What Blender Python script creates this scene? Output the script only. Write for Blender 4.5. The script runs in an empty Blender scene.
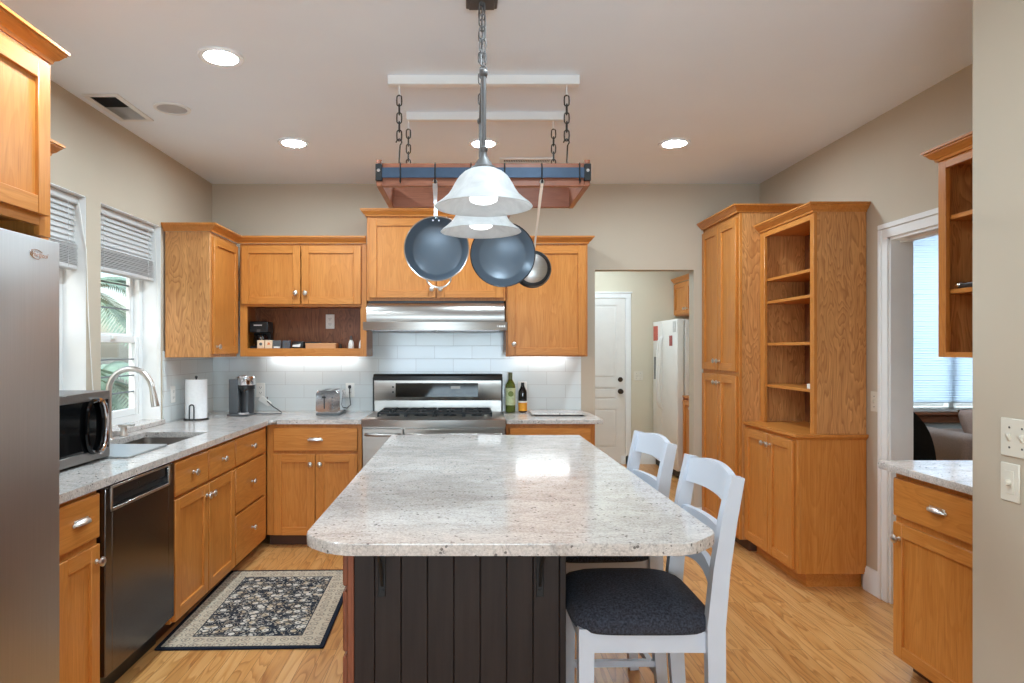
import bpy, bmesh, math, random
from mathutils import Vector, Matrix
R = math.radians
random.seed(7)
sc = bpy.context.scene
COL = sc.collection

# ------------------------------------------------------------------ camera
F = 666.0
CZ = 1.415
cd = bpy.data.cameras.new('camera')
cam = bpy.data.objects.new('camera', cd)
COL.objects.link(cam)
cam.location = (0, 0, CZ)
cam.rotation_euler = (R(90), 0, 0)
cd.sensor_width = 36.0
cd.lens = F / 1024 * 36.0
cd.shift_x = (512 - 468) / 1024
cd.shift_y = (349 - 341.5) / 1024
cd.clip_start = 0.02
sc.camera = cam

# ------------------------------------------------------------------ world, daylight, exposure
EXPOSURE = 0.60
CAN_L = 232.0        # radiance of the recessed ceiling lamps
BULB_L = 1.9
STRIP_L = 9.0
FILL_W = 125.0       # added fill lamp behind the camera
FILL_TILT = 142
SKY = 0.30
SYP = 6.95
w = bpy.data.worlds.new('world')
sc.world = w
w.use_nodes = True
nt = w.node_tree
nt.nodes.clear()
wo = nt.nodes.new('ShaderNodeOutputWorld')
bg = nt.nodes.new('ShaderNodeBackground')
sk = nt.nodes.new('ShaderNodeTexSky')
sk.sky_type = 'NISHITA'
sk.sun_disc = False
sk.sun_elevation = R(48)
sk.sun_rotation = R(200)
sk.dust_density = 2.5
sk.ozone_density = 1.0
bg.inputs['Strength'].default_value = SKY
nt.links.new(sk.outputs[0], bg.inputs[0])
nt.links.new(bg.outputs[0], wo.inputs[0])

def area(name, loc, rot, sx, sy, watts, color=(1, 1, 1), portal=False):
    l = bpy.data.lights.new(name, 'AREA')
    l.shape = 'RECTANGLE'
    l.size, l.size_y = sx, sy
    l.energy = watts
    l.color = color
    if portal:
        l.cycles.is_portal = True
    o = bpy.data.objects.new(name, l)
    COL.objects.link(o)
    o.location = loc
    o.rotation_euler = rot
    return o

# added fill lamp by the unseen rear window, tilted up to light the ceiling
area('ceiling_fill', (-0.30, -2.80, 1.30), (R(FILL_TILT), 0, 0), 2.5, 1.4, FILL_W, (0.62, 0.82, 1.0))
area('side_window_daylight', (4.95, 7.25, 1.55), (R(-90), 0, 0), 1.9, 1.9, 80, (0.86, 0.94, 1.0))
# portals at the real window openings, so the sky is sampled well
area('sink_window_portal', (-2.24, 4.10, 1.5), (0, R(-90), 0), 1.25, 0.7, 1, portal=True)
area('side_room_portal', (4.95, SYP, 1.55), (R(-90), 0, 0), 1.8, 1.5, 1, portal=True)
area('counter_window_portal', (-2.24, 3.22, 1.5), (0, R(-90), 0), 1.25, 0.7, 1, portal=True)

sc.view_settings.view_transform = 'Standard'
sc.view_settings.look = 'None'
sc.view_settings.gamma = 1.0
sc.view_settings.use_curve_mapping = False
sc.view_settings.exposure = EXPOSURE
try:
    sc.cycles.max_bounces = 10
    sc.cycles.diffuse_bounces = 6
    sc.cycles.sample_clamp_indirect = 6.0
    sc.cycles.caustics_reflective = False
    sc.cycles.caustics_refractive = False
except Exception:
    pass

# ------------------------------------------------------------------ materials
def srgb(r, g, b):
    def f(c):
        c /= 255.0
        return c / 12.92 if c <= 0.04045 else ((c + 0.055) / 1.055) ** 2.4
    return (f(r), f(g), f(b), 1.0)

class Mat:
    """tiny node builder"""
    def __init__(s, name):
        s.m = bpy.data.materials.new(name)
        s.m.use_nodes = True
        s.t = s.m.node_tree
        s.b = s.t.nodes['Principled BSDF']
        s.out = s.t.nodes['Material Output']
    def n(s, kind, **kw):
        nd = s.t.nodes.new(kind)
        for k, v in kw.items():
            setattr(nd, k, v)
        return nd
    def l(s, a, b):
        s.t.links.new(a, b)
    def obj(s):
        return s.n('ShaderNodeTexCoord').outputs['Object']
    def mapping(s, vec, scale=(1, 1, 1), loc=(0, 0, 0), rot=(0, 0, 0)):
        mp = s.n('ShaderNodeMapping')
        mp.inputs['Scale'].default_value = scale
        mp.inputs['Location'].default_value = loc
        mp.inputs['Rotation'].default_value = rot
        s.l(vec, mp.inputs['Vector'])
        return mp.outputs[0]
    def noise(s, vec, scale, detail=3, rough=0.5, dist=0.0):
        nd = s.n('ShaderNodeTexNoise')
        nd.inputs['Scale'].default_value = scale
        nd.inputs['Detail'].default_value = detail
        nd.inputs['Roughness'].default_value = rough
        nd.inputs['Distortion'].default_value = dist
        s.l(vec, nd.inputs['Vector'])
        return nd.outputs['Fac']
    def ramp(s, fac, stops, interp='LINEAR'):
        nd = s.n('ShaderNodeValToRGB')
        nd.color_ramp.interpolation = interp
        e = nd.color_ramp.elements
        while len(e) < len(stops):
            e.new(0.5)
        for i, (p, c) in enumerate(stops):
            e[i].position = p
            e[i].color = c if len(c) == 4 else (*c, 1)
        s.l(fac, nd.inputs[0])
        return nd.outputs[0]
    def math(s, op, a, b=None, clamp=False):
        nd = s.n('ShaderNodeMath', operation=op, use_clamp=clamp)
        for i, v in enumerate((a, b)):
            if v is None:
                continue
            if isinstance(v, (int, float)):
                nd.inputs[i].default_value = v
            else:
                s.l(v, nd.inputs[i])
        return nd.outputs[0]
    def mix(s, fac, a, b, blend='MIX'):
        nd = s.n('ShaderNodeMix', data_type='RGBA', blend_type=blend)
        for k, v in ((0, fac), (6, a), (7, b)):
            if isinstance(v, (int, float)):
                nd.inputs[k].default_value = v
            elif isinstance(v, tuple):
                nd.inputs[k].default_value = v
            else:
                s.l(v, nd.inputs[k])
        return nd.outputs[2]
    def bump(s, h, strength=0.2, dist=0.002):
        nd = s.n('ShaderNodeBump')
        nd.inputs['Strength'].default_value = strength
        nd.inputs['Distance'].default_value = dist
        s.l(h, nd.inputs['Height'])
        s.l(nd.outputs[0], s.b.inputs['Normal'])
    def set(s, color=None, rough=None, metal=None, spec=None, coat=None, **kw):
        for key, v in (('Base Color', color), ('Roughness', rough), ('Metallic', metal), ('Specular IOR Level', spec), ('Coat Weight', coat)):
            if v is None:
                continue
            if isinstance(v, (int, float, tuple)):
                s.b.inputs[key].default_value = v
            else:
                s.l(v, s.b.inputs[key])
        for k, v in kw.items():
            s.b.inputs[k.replace('_', ' ')].default_value = v
        return s

def plain(name, rgb, rough=0.5, metal=0.0, var=0.06, scale=8.0, bump=0.0, **kw):
    """a colour with a soft procedural variation"""
    a = Mat(name)
    c = srgb(*rgb)
    d = tuple(max(0, x * (1 - var)) for x in c[:3]) + (1,)
    e = tuple(min(1, x * (1 + var)) for x in c[:3]) + (1,)
    f = a.noise(a.obj(), scale, 3)
    a.set(color=a.ramp(f, [(0.3, d), (0.7, e)]), rough=rough, metal=metal, **kw)
    if bump:
        a.bump(a.noise(a.obj(), scale * 25, 2), bump, 0.001)
    return a.m

def emit(name, rgb, strength):
    a = Mat(name)
    a.t.nodes.remove(a.b)
    e = a.n('ShaderNodeEmission')
    e.inputs[0].default_value = (*rgb, 1)
    e.inputs[1].default_value = strength
    a.l(e.outputs[0], a.out.inputs[0])
    return a.m

def oak(name, axis, lt=(214, 144, 72), dk=(178, 104, 38), ring=1.0, rough=0.36, freq=17.0, cross=5.5, along=0.75):
    """varnished oak, grain along the given axis"""
    a = Mat(name)
    o = a.obj()
    al = {'x': 0, 'y': 1, 'z': 2}[axis]
    def sc3(along, cross):
        v = [cross, cross, cross]
        v[al] = along
        return tuple(v)
    big = a.noise(a.mapping(o, sc3(along, cross), (3.1, 1.7, 0.4)), 1.0, 3, 0.5, 0.35)
    rings = a.math('FRACT', a.math('MULTIPLY', big, freq))
    rings = a.ramp(rings, [(0.0, (0, 0, 0)), (0.55, (0.35, 0.35, 0.35)), (0.86, (1, 1, 1)), (1.0, (0, 0, 0))])
    fine = a.noise(a.mapping(o, sc3(5.0, 150.0)), 1.0, 3, 0.6)
    mid = a.noise(a.mapping(o, sc3(1.2, 22.0)), 1.0, 3, 0.55)
    f = a.math('ADD', a.math('MULTIPLY', rings, 0.17 * ring), a.math('MULTIPLY', fine, 0.44))
    f = a.math('ADD', f, a.math('MULTIPLY', mid, 0.42), True)
    md = tuple((x + y) / 2 for x, y in zip(lt, dk))
    c = a.ramp(f, [(0.22, srgb(*lt)), (0.5, srgb(*md)), (0.86, srgb(*dk))])
    pores = a.ramp(a.noise(a.mapping(o, sc3(9.0, 260.0)), 1.0, 2), [(0.30, (0.55, 0.5, 0.45)), (0.40, (1, 1, 1))])
    c = a.mix(0.38, c, a.mix(1.0, c, pores, 'MULTIPLY'))
    a.set(color=c, rough=rough, spec=0.4)
    a.bump(fine, 0.06, 0.001)
    return a.m

OZ = oak('oak_vertical', 'z')
OX = oak('oak_along_x', 'x')
OY = oak('oak_along_y', 'y')
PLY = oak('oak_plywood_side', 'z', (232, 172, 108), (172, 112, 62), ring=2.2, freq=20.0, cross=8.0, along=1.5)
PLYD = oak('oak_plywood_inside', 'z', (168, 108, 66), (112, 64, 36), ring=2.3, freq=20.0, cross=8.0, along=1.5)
RACKX = oak('rack_wood_x', 'x', (172, 110, 82), (134, 78, 54))
RACKY = oak('rack_wood_y', 'y', (178, 116, 84), (140, 82, 56))
ISLW = oak('island_wood', 'z', (150, 88, 62), (112, 60, 40))
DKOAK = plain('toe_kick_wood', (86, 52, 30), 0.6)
WALNUT = oak('window_trim_wood', 'x', (158, 104, 74), (112, 66, 44))

def granite(name):
    a = Mat(name)
    o = a.obj()
    wv = a.mapping(o, (1.0, 2.1, 1.0), rot=(0, 0, R(24)))
    cloud = a.noise(wv, 4.2, 7, 0.68, 0.9)
    c = a.ramp(cloud, [(0.30, srgb(172, 160, 151)), (0.46, srgb(204, 193, 184)), (0.66, srgb(222, 213, 205))])
    vein = a.noise(a.mapping(o, (1, 2.6, 1), rot=(0, 0, R(20))), 5.5, 6, 0.7, 1.2)
    v = a.ramp(vein, [(0.475, (0, 0, 0)), (0.5, (1, 1, 1)), (0.525, (0, 0, 0))])
    c = a.mix(a.math('MULTIPLY', v, 0.6), c, srgb(120, 114, 110))
    grain = a.noise(o, 130, 3, 0.7)
    c = a.mix(0.40, c, a.ramp(grain, [(0.3, srgb(104, 102, 102)), (0.5, srgb(196, 189, 183)), (0.72, srgb(240, 235, 231))]))
    vo = a.n('ShaderNodeTexVoronoi')
    vo.inputs['Scale'].default_value = 62
    vo.inputs['Randomness'].default_value = 1.0
    a.l(o, vo.inputs['Vector'])
    gate = a.math('GREATER_THAN', a.noise(o, 26, 3, 0.6), 0.555)
    sp = a.math('MULTIPLY', a.math('LESS_THAN', vo.outputs['Distance'], 0.26), gate)
    c = a.mix(a.math('MULTIPLY', sp, 0.8), c, srgb(84, 76, 74))
    a.set(color=c, rough=0.10, spec=0.5)
    return a.m
GRAN = granite('granite')

def steel(name, axis, base=(168, 164, 160), rough=0.28):
    a = Mat(name)
    s3 = [220.0, 220.0, 220.0]
    s3[{'x': 0, 'y': 1, 'z': 2}[axis]] = 3.0
    f = a.noise(a.mapping(a.obj(), tuple(s3)), 1.0, 2)
    b = srgb(*base)
    a.set(color=a.ramp(f, [(0.3, tuple(x * 0.95 for x in b[:3])), (0.7, tuple(min(1, x * 1.03) for x in b[:3]))]), metal=1.0,
          rough=a.math('ADD', a.math('MULTIPLY', f, 0.06), rough - 0.03))
    return a.m
STX = steel('steel_x', 'x', (166, 160, 154), 0.30)
STY = steel('steel_y', 'y', (150, 147, 144), 0.42)
STZ = steel('steel_z', 'z', (186, 183, 180), 0.46)
STD = steel('steel_dark', 'y', (118, 112, 110), 0.24)
CHROME = plain('chrome', (225, 225, 228), 0.08, 1.0, 0.02)
NICKEL = plain('nickel', (222, 218, 212), 0.30, 1.0, 0.04)
BRONZE = plain('dark_bronze', (70, 60, 52), 0.4, 0.8)
IRON = plain('black_iron', (34, 33, 33), 0.55, 0.3)
PEWT = plain('pewter', (92, 88, 86), 0.5, 0.35)
BLKG = plain('black_glass', (10, 10, 11), 0.06, 0.0, 0.02, spec=0.3)
BLK = plain('black_plastic', (24, 24, 25), 0.38)
DGREY = plain('dark_grey_plastic', (88, 90, 92), 0.35)
WHT = plain('white_paint', (238, 238, 236), 0.42, 0.0, 0.02)
STOOLW = plain('stool_white_paint', (200, 204, 213), 0.35, 0.0, 0.02)
PLASW = plain('white_plastic', (240, 238, 232), 0.35, 0.0, 0.02)
IVORY = plain('ivory_plastic', (222, 214, 198), 0.38, 0.0, 0.02)
APPW = plain('appliance_white', (232, 228, 222), 0.35, 0.0, 0.02)
PAPER = plain('paper_roll', (236, 236, 236), 0.95, 0.0, 0.03, 60, 0.15)
WALL = plain('wall_paint', (197, 183, 163), 0.85, 0.0, 0.015, 3, 0.04)
HALLP = plain('hall_paint', (214, 204, 182), 0.85, 0.0, 0.015, 3, 0.04)
ROOM2 = plain('side_room_paint', (176, 176, 174), 0.85, 0.0, 0.015, 3)
CEIL = plain('ceiling_paint', (242, 248, 255), 0.9, 0.0, 0.01, 3, 0.05)
VENTD = plain('vent_dark', (64, 62, 62), 0.7)
SPKG = plain('speaker_grille', (186, 184, 184), 0.7, bump=0.3)
BLUES = plain('blue_steel', (58, 74, 94), 0.45, 0.4, 0.10, 30)
PANB = plain('pan_coating', (88, 100, 112), 0.30, 0.15, 0.04)
PAND = plain('pan_dark', (40, 40, 42), 0.35, 0.3)
CANVAS = plain('cushion_fabric', (50, 52, 62), 0.95, 0.0, 0.75, 170, 0.6)
CORDM = plain('cord_rubber', (46, 46, 48), 0.5)
SOIL = plain('garden_soil', (150, 140, 110), 0.95)
SOFA = plain('sofa_fabric', (152, 130, 120), 0.95, 0.0, 0.12, 90, 0.3)
PILL = plain('pillow_fabric', (160, 132, 120), 0.95, 0.0, 0.18, 120, 0.4)
CHAIRB = plain('black_chair_fabric', (38, 39, 42), 0.8, 0.0, 0.1, 60, 0.2)
CARDB = plain('cardboard', (204, 150, 104), 0.8)
TERRA = plain('orange_card', (224, 128, 74), 0.7)
PINKC = plain('pale_card', (232, 204, 172), 0.7)
OLIVE = plain('foil_capsule', (92, 92, 58), 0.45)
LABG = plain('pale_green_label', (196, 206, 160), 0.7, 0, 0.15, 70)
LABO = plain('orange_label', (240, 160, 42), 0.6, 0, 0.1, 60)
REDM = plain('magnet_red', (196, 92, 76), 0.6, 0, 0.35, 60)
PALE = plain('palm_leaf', (150, 178, 152), 0.6, 0, 0.25, 6)
TRUNK = plain('palm_trunk', (140, 120, 92), 0.9)

def espresso():
    a = Mat('espresso_panel')
    f = a.noise(a.mapping(a.obj(), (40, 40, 2.5)), 1.0, 4, 0.6)
    a.set(color=a.ramp(f, [(0.3, srgb(34, 25, 23)), (0.7, srgb(48, 37, 33))]), rough=0.5, spec=0.3)
    a.bump(f, 0.08, 0.001)
    return a.m
ESP = espresso()

def floor_mat():
    a = Mat('oak_floor')
    o = a.obj()
    sw = a.mapping(o, (1, 1, 1), rot=(0, 0, R(90)))      # planks run along Y
    br = a.n('ShaderNodeTexBrick', offset=0.37, squash=1.0)
    br.inputs['Color1'].default_value = (0, 0, 0, 1)
    br.inputs['Color2'].default_value = (1, 1, 1, 1)
    br.inputs['Mortar'].default_value = (0.5, 0.5, 0.5, 1)
    br.inputs['Scale'].default_value = 1.0
    br.inputs['Mortar Size'].default_value = 0.0009
    br.inputs['Mortar Smooth'].default_value = 0.0
    br.inputs['Brick Width'].default_value = 0.93
    br.inputs['Row Height'].default_value = 0.0685
    a.l(sw, br.inputs['Vector'])
    rnd = br.outputs['Color']
    sep = a.n('ShaderNodeSeparateColor')
    a.l(rnd, sep.inputs[0])
    off = a.n('ShaderNodeVectorMath', operation='ADD')
    cmb = a.n('ShaderNodeCombineXYZ')
    a.l(a.math('MULTIPLY', sep.outputs[0], 37.0), cmb.inputs[0])
    a.l(a.math('MULTIPLY', sep.outputs[0], 91.0), cmb.inputs[1])
    a.l(o, off.inputs[0])
    a.l(cmb.outputs[0], off.inputs[1])
    v = off.outputs[0]
    big = a.noise(a.mapping(v, (7.0, 0.9, 1)), 1.0, 2, 0.5, 0.3)
    rings = a.math('FRACT', a.math('MULTIPLY', big, 13.0))
    rings = a.ramp(rings, [(0, (0, 0, 0)), (0.6, (0.3, 0.3, 0.3)), (0.9, (1, 1, 1)), (1, (0, 0, 0))])
    fine = a.noise(a.mapping(v, (120, 4.5, 1)), 1.0, 3, 0.6)
    f = a.math('ADD', a.math('MULTIPLY', rings, 0.34), a.math('MULTIPLY', fine, 0.42))
    f = a.math('ADD', f, a.math('MULTIPLY', sep.outputs[0], 0.30), True)
    c = a.ramp(f, [(0.18, srgb(222, 168, 108)), (0.5, srgb(202, 142, 80)), (0.9, srgb(158, 96, 46))])
    c = a.mix(br.outputs['Fac'], c, srgb(120, 76, 40))
    a.set(color=c, rough=0.30, spec=0.45)
    a.bump(fine, 0.05, 0.001)
    return a.m
FLOOR = floor_mat()

def tile_mat(name, swap):
    a = Mat(name)
    o = a.obj()
    sp = a.n('ShaderNodeSeparateXYZ')
    a.l(o, sp.inputs[0])
    cb = a.n('ShaderNodeCombineXYZ')
    a.l(sp.outputs[1 if swap else 0], cb.inputs[0])
    a.l(sp.outputs[2], cb.inputs[1])
    v = a.mapping(cb.outputs[0], (1, 1, 1), (0.118 if not swap else 0.05, -0.0825, 0))
    br = a.n('ShaderNodeTexBrick', offset=0.5, squash=1.0)
    br.inputs['Color1'].default_value = srgb(222, 228, 228)
    br.inputs['Color2'].default_value = srgb(217, 223, 223)
    br.inputs['Mortar'].default_value = srgb(196, 198, 197)
    br.inputs['Scale'].default_value = 1.0
    br.inputs['Mortar Size'].default_value = 0.0018
    br.inputs['Mortar Smooth'].default_value = 0.2
    br.inputs['Brick Width'].default_value = 0.30
    br.inputs['Row Height'].default_value = 0.1045
    a.l(v, br.inputs['Vector'])
    a.set(color=br.outputs['Color'], rough=0.10, spec=0.5)
    wob = a.noise(o, 9, 2)
    h = a.math('SUBTRACT', a.math('MULTIPLY', wob, 0.35), br.outputs['Fac'])
    a.bump(h, 0.35, 0.003)
    return a.m
TILEX = tile_mat('subway_tile_back', False)
TILEY = tile_mat('subway_tile_left', True)

def rug_mat(hx, hy):
    a = Mat('rug_pattern')
    o = a.obj()
    sp = a.n('ShaderNodeSeparateXYZ')
    a.l(o, sp.inputs[0])
    ax, ay = a.math('ABSOLUTE', sp.outputs[0]), a.math('ABSOLUTE', sp.outputs[1])
    d = a.math('MINIMUM', a.math('SUBTRACT', hx, ax), a.math('SUBTRACT', hy, ay))   # distance to the edge
    navy, cream, gold = srgb(42, 46, 54), srgb(216, 206, 192), srgb(190, 168, 140)
    def vor(scale, feature='F1'):
        v = a.n('ShaderNodeTexVoronoi', feature=feature)
        v.inputs['Scale'].default_value = scale
        v.inputs['Randomness'].default_value = 0.85
        a.l(o, v.inputs['Vector'])
        return v.outputs['Distance']
    v1, v2, v3 = vor(20), vor(42), vor(62)
    ringf = a.ramp(v1, [(0.0, (0, 0, 0)), (0.10, (0.2, 0.2, 0.2)), (0.16, (1, 1, 1)), (0.33, (1, 1, 1)), (0.38, (0, 0, 0)), (0.50, (0, 0, 0)), (0.54, (.8, .8, .8)), (0.57, (0, 0, 0))])
    small = a.ramp(v2, [(0.0, (1, 1, 1)), (0.24, (1, 1, 1)), (0.30, (0, 0, 0))])
    vines = a.ramp(a.noise(o, 16, 3, 0.5, 1.5), [(0.485, (0, 0, 0)), (0.5, (1, 1, 1)), (0.515, (0, 0, 0))])
    fl = a.math('MAXIMUM', a.math('MAXIMUM', ringf, a.math('MULTIPLY', small, 0.8)), a.math('MULTIPLY', vines, 0.9))
    field = a.mix(fl, navy, a.mix(a.ramp(a.noise(o, 22, 2), [(0.45, (0, 0, 0)), (0.6, (1, 1, 1))]), cream, gold))
    mot = a.ramp(v2, [(0.0, (1, 1, 1)), (0.17, (1, 1, 1)), (0.22, (0, 0, 0)), (0.34, (0, 0, 0)), (0.37, (.6, .6, .6)), (0.41, (0, 0, 0))])
    vm = a.n('ShaderNodeTexVoronoi', feature='F1')
    vm.inputs['Scale'].default_value = 17
    vm.inputs['Randomness'].default_value = 0.25
    a.l(o, vm.inputs['Vector'])
    med = a.ramp(vm.outputs['Distance'], [(0.0, (.9, .9, .9)), (0.10, (.9, .9, .9)), (0.14, (0, 0, 0)), (0.26, (0, 0, 0)), (0.29, (.75, .75, .75)), (0.36, (.75, .75, .75)), (0.40, (0, 0, 0))])
    mot = a.math('MAXIMUM', a.math('MULTIPLY', mot, 0.6), med)
    bord = a.mix(a.math('MULTIPLY', mot, 0.8), srgb(200, 182, 158), srgb(92, 88, 88))
    bord = a.mix(a.ramp(v3, [(0.16, (.8, .8, .8)), (0.26, (0, 0, 0))]), bord, srgb(140, 100, 84))
    c = a.mix(a.math('GREATER_THAN', d, 0.132), bord, field)
    line = a.math('MULTIPLY', a.math('GREATER_THAN', d, 0.128), a.math('LESS_THAN', d, 0.134))
    c = a.mix(line, c, srgb(60, 60, 64))
    c = a.mix(a.math('LESS_THAN', d, 0.022), c, srgb(36, 40, 50))
    weave = a.noise(o, 420, 2)
    c = a.mix(0.3, c, a.mix(1.0, c, a.ramp(weave, [(0.3, (.45, .45, .45)), (0.65, (1, 1, 1))]), 'MULTIPLY'))
    a.set(color=c, rough=0.95, spec=0.1)
    a.bump(weave, 0.4, 0.002)
    return a.m

def glass_mat(name, tint=(1, 1, 1), refl=0.08):
    a = Mat(name)
    a.t.nodes.remove(a.b)
    t = a.n('ShaderNodeBsdfTransparent')
    t.inputs[0].default_value = (*tint, 1)
    g = a.n('ShaderNodeBsdfGlossy')
    g.inputs['Roughness'].default_value = 0.02
    mx = a.n('ShaderNodeMixShader')
    mx.inputs[0].default_value = refl
    a.l(t.outputs[0], mx.inputs[1])
    a.l(g.outputs[0], mx.inputs[2])
    a.l(mx.outputs[0], a.out.inputs[0])
    return a.m
PANE = glass_mat('window_glass', (0.96, 0.99, 0.98))

def bottle_glass(name, rgb):
    a = Mat(name)
    a.set(color=srgb(*rgb), rough=0.05, spec=0.6)
    a.b.inputs['Transmission Weight'].default_value = 0.55
    return a.m
GREENG = bottle_glass('green_glass', (120, 138, 52))
DARKG = bottle_glass('dark_glass', (34, 34, 34))

def translucent(name, rgb, k=0.5, veins=0.0, rough=0.4):
    a = Mat(name)
    col = srgb(*rgb)
    o = a.obj()
    if veins:
        f = a.noise(o, 9, 4, 0.6, 1.6)
        c = a.ramp(f, [(0.36, tuple(x * (1 - veins) for x in col[:3])), (0.6, col)])
    else:
        f = a.noise(o, 4, 2)
        c = a.ramp(f, [(0.3, tuple(x * 0.97 for x in col[:3])), (0.7, col)])
    a.set(color=c, rough=rough)
    t = a.n('ShaderNodeBsdfTranslucent')
    a.l(c, t.inputs[0])
    mx = a.n('ShaderNodeMixShader')
    mx.inputs[0].default_value = k
    a.l(a.b.outputs[0], mx.inputs[1])
    a.l(t.outputs[0], mx.inputs[2])
    a.l(mx.outputs[0], a.out.inputs[0])
    return a.m
ALAB = translucent('alabaster_glass', (226, 226, 225), 0.5, 0.14, 0.3)
BLIND = translucent('blind_vinyl', (226, 224, 222), 0.22)
BLINDT = translucent('backlit_blind', (222, 230, 238), 0.6)

LAMP = emit('lamp_glow', (0.70, 0.88, 1.0), CAN_L)
BULB = emit('bulb_glow', (0.94, 0.96, 1.0), BULB_L)
STRIP = emit('strip_glow', (0.93, 0.97, 1.0), STRIP_L)
LED = emit('display_glow', (0.55, 0.68, 0.95), 0.7)
CLOCK = emit('clock_glow', (0.62, 0.66, 0.66), 0.35)

# ------------------------------------------------------------------ mesh building
class M:
    def __init__(s, mapf=None):
        s.bm = bmesh.new()
        s.f = mapf
        s.mats = []
        s.mi = 0
    def mat(s, m):
        if m not in s.mats:
            s.mats.append(m)
        s.mi = s.mats.index(m)
        return s
    def v(s, x, y, z):
        return s.bm.verts.new(s.f(x, y, z) if s.f else (x, y, z))
    def face(s, vs):
        try:
            f = s.bm.faces.new(vs)
        except ValueError:
            return None
        f.material_index = s.mi
        f.smooth = True
        return f
    def box(s, x0, x1, y0, y1, z0, z1, bev=0.0, seg=1):
        vs = [s.v(x, y, z) for z in (z0, z1) for y in (y0, y1) for x in (x0, x1)]
        fs = [s.face([vs[i] for i in q]) for q in ((0, 1, 3, 2), (4, 6, 7, 5), (0, 4, 5, 1), (2, 3, 7, 6), (0, 2, 6, 4), (1, 5, 7, 3))]
        for f in fs:
            f.smooth = seg > 2
        if bev > 0:
            es = list({e for f in fs for e in f.edges})
            r = bmesh.ops.bevel(s.bm, geom=es, offset=bev, segments=seg, affect='EDGES', profile=0.5, clamp_overlap=True)
            for f in r['faces']:
                f.normal_update()
                f.smooth = seg > 2 or max(abs(c) for c in f.normal) < 0.999
        return s
    def prism(s, poly, axis, a0, a1, bev=0.0, seg=2):
        def P(p, a):
            return {'z': (p[0], p[1], a), 'y': (p[0], a, p[1]), 'x': (a, p[0], p[1])}[axis]
        lo = [s.v(*P(p, a0)) for p in poly]
        hi = [s.v(*P(p, a1)) for p in poly]
        n = len(poly)
        fs = [s.face(lo[::-1]), s.face(hi)]
        fs[0].smooth = fs[1].smooth = False
        for i in range(n):
            fs.append(s.face([lo[i], lo[(i + 1) % n], hi[(i + 1) % n], hi[i]]))
        if bev > 0:
            es = list(set(fs[0].edges) | set(fs[1].edges))
            r = bmesh.ops.bevel(s.bm, geom=es, offset=bev, segments=seg, affect='EDGES', profile=0.5, clamp_overlap=True)
            for f in r['faces']:
                f.normal_update()
                f.smooth = abs(f.normal['xyz'.index(axis)]) < 0.999
        return s
    def lathe(s, prof, c=(0, 0, 0), axis=(0, 0, 1), n=24, closed=False):
        ax = Vector(axis).normalized()
        t = Vector((1, 0, 0)) if abs(ax.x) < 0.9 else Vector((0, 1, 0))
        u = (t - ax * t.dot(ax)).normalized()
        w_ = ax.cross(u)
        c = Vector(c)
        rings = []
        for r, h in prof:
            if r < 1e-6:
                p = c + ax * h
                rings.append([s.v(*p)])
            else:
                rings.append([s.v(*(c + ax * h + u * (r * math.cos(2 * math.pi * i / n)) + w_ * (r * math.sin(2 * math.pi * i / n)))) for i in range(n)])
        pr = list(zip(rings, rings[1:]))
        if closed:
            pr.append((rings[-1], rings[0]))
        for a, b in pr:
            for i in range(n):
                j = (i + 1) % n
                if len(a) == 1 and len(b) == 1:
                    break
                if len(a) == 1:
                    s.face([a[0], b[j], b[i]])
                elif len(b) == 1:
                    s.face([a[i], a[j], b[0]])
                else:
                    s.face([a[i], a[j], b[j], b[i]])
        return s
    def cyl(s, p0, p1, r, n=16, r1=None):
        p0, p1 = Vector(p0), Vector(p1)
        L = (p1 - p0).length
        return s.lathe([(0, 0), (r, 0), (r if r1 is None else r1, L), (0, L)], p0, (p1 - p0), n)
    def tube(s, pts, r, n=8, closed=False):
        pts = [Vector(p) for p in pts]
        k = len(pts)
        rs = r if isinstance(r, (list, tuple)) else [r] * k
        rings = []
        up = None
        for i, p in enumerate(pts):
            if closed:
                d = pts[(i + 1) % k] - pts[i - 1]
            else:
                d = pts[min(i + 1, k - 1)] - pts[max(i - 1, 0)]
            d.normalize()
            if up is None:
                up = Vector((0, 0, 1)) if abs(d.z) < 0.9 else Vector((1, 0, 0))
            up = (up - d * up.dot(d)).normalized()
            w_ = d.cross(up)
            rings.append([s.v(*(p + up * (rs[i] * math.cos(2 * math.pi * j / n)) + w_ * (rs[i] * math.sin(2 * math.pi * j / n)))) for j in range(n)])
        pr = list(zip(rings, rings[1:]))
        if closed:
            pr.append((rings[-1], rings[0]))
        for a, b in pr:
            for j in range(n):
                q = (j + 1) % n
                s.face([a[j], a[q], b[q], b[j]])
        if not closed:
            s.face(rings[0][::-1])
            s.face(rings[-1])
        return s
    def bar(s, pts, hw, ht, side=(0, 1, 0)):
        """rectangular bar along pts, half width hw along `side`, half thickness ht (may be lists)"""
        pts = [Vector(p) for p in pts]
        sd = Vector(side)
        k = len(pts)
        W = hw if isinstance(hw, list) else [hw] * k
        T = ht if isinstance(ht, list) else [ht] * k
        rings = []
        for i, p in enumerate(pts):
            d = (pts[min(i + 1, k - 1)] - pts[max(i - 1, 0)]).normalized()
            nrm = d.cross(sd).normalized()
            rings.append([s.v(*(p + sd * (W[i] * a) + nrm * (T[i] * b))) for a, b in ((-1, -1), (1, -1), (1, 1), (-1, 1))])
        for a, b in zip(rings, rings[1:]):
            for j in range(4):
                q = (j + 1) % 4
                s.face([a[j], a[q], b[q], b[j]])
        s.face(rings[0][::-1])
        s.face(rings[-1])
        return s
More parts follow.
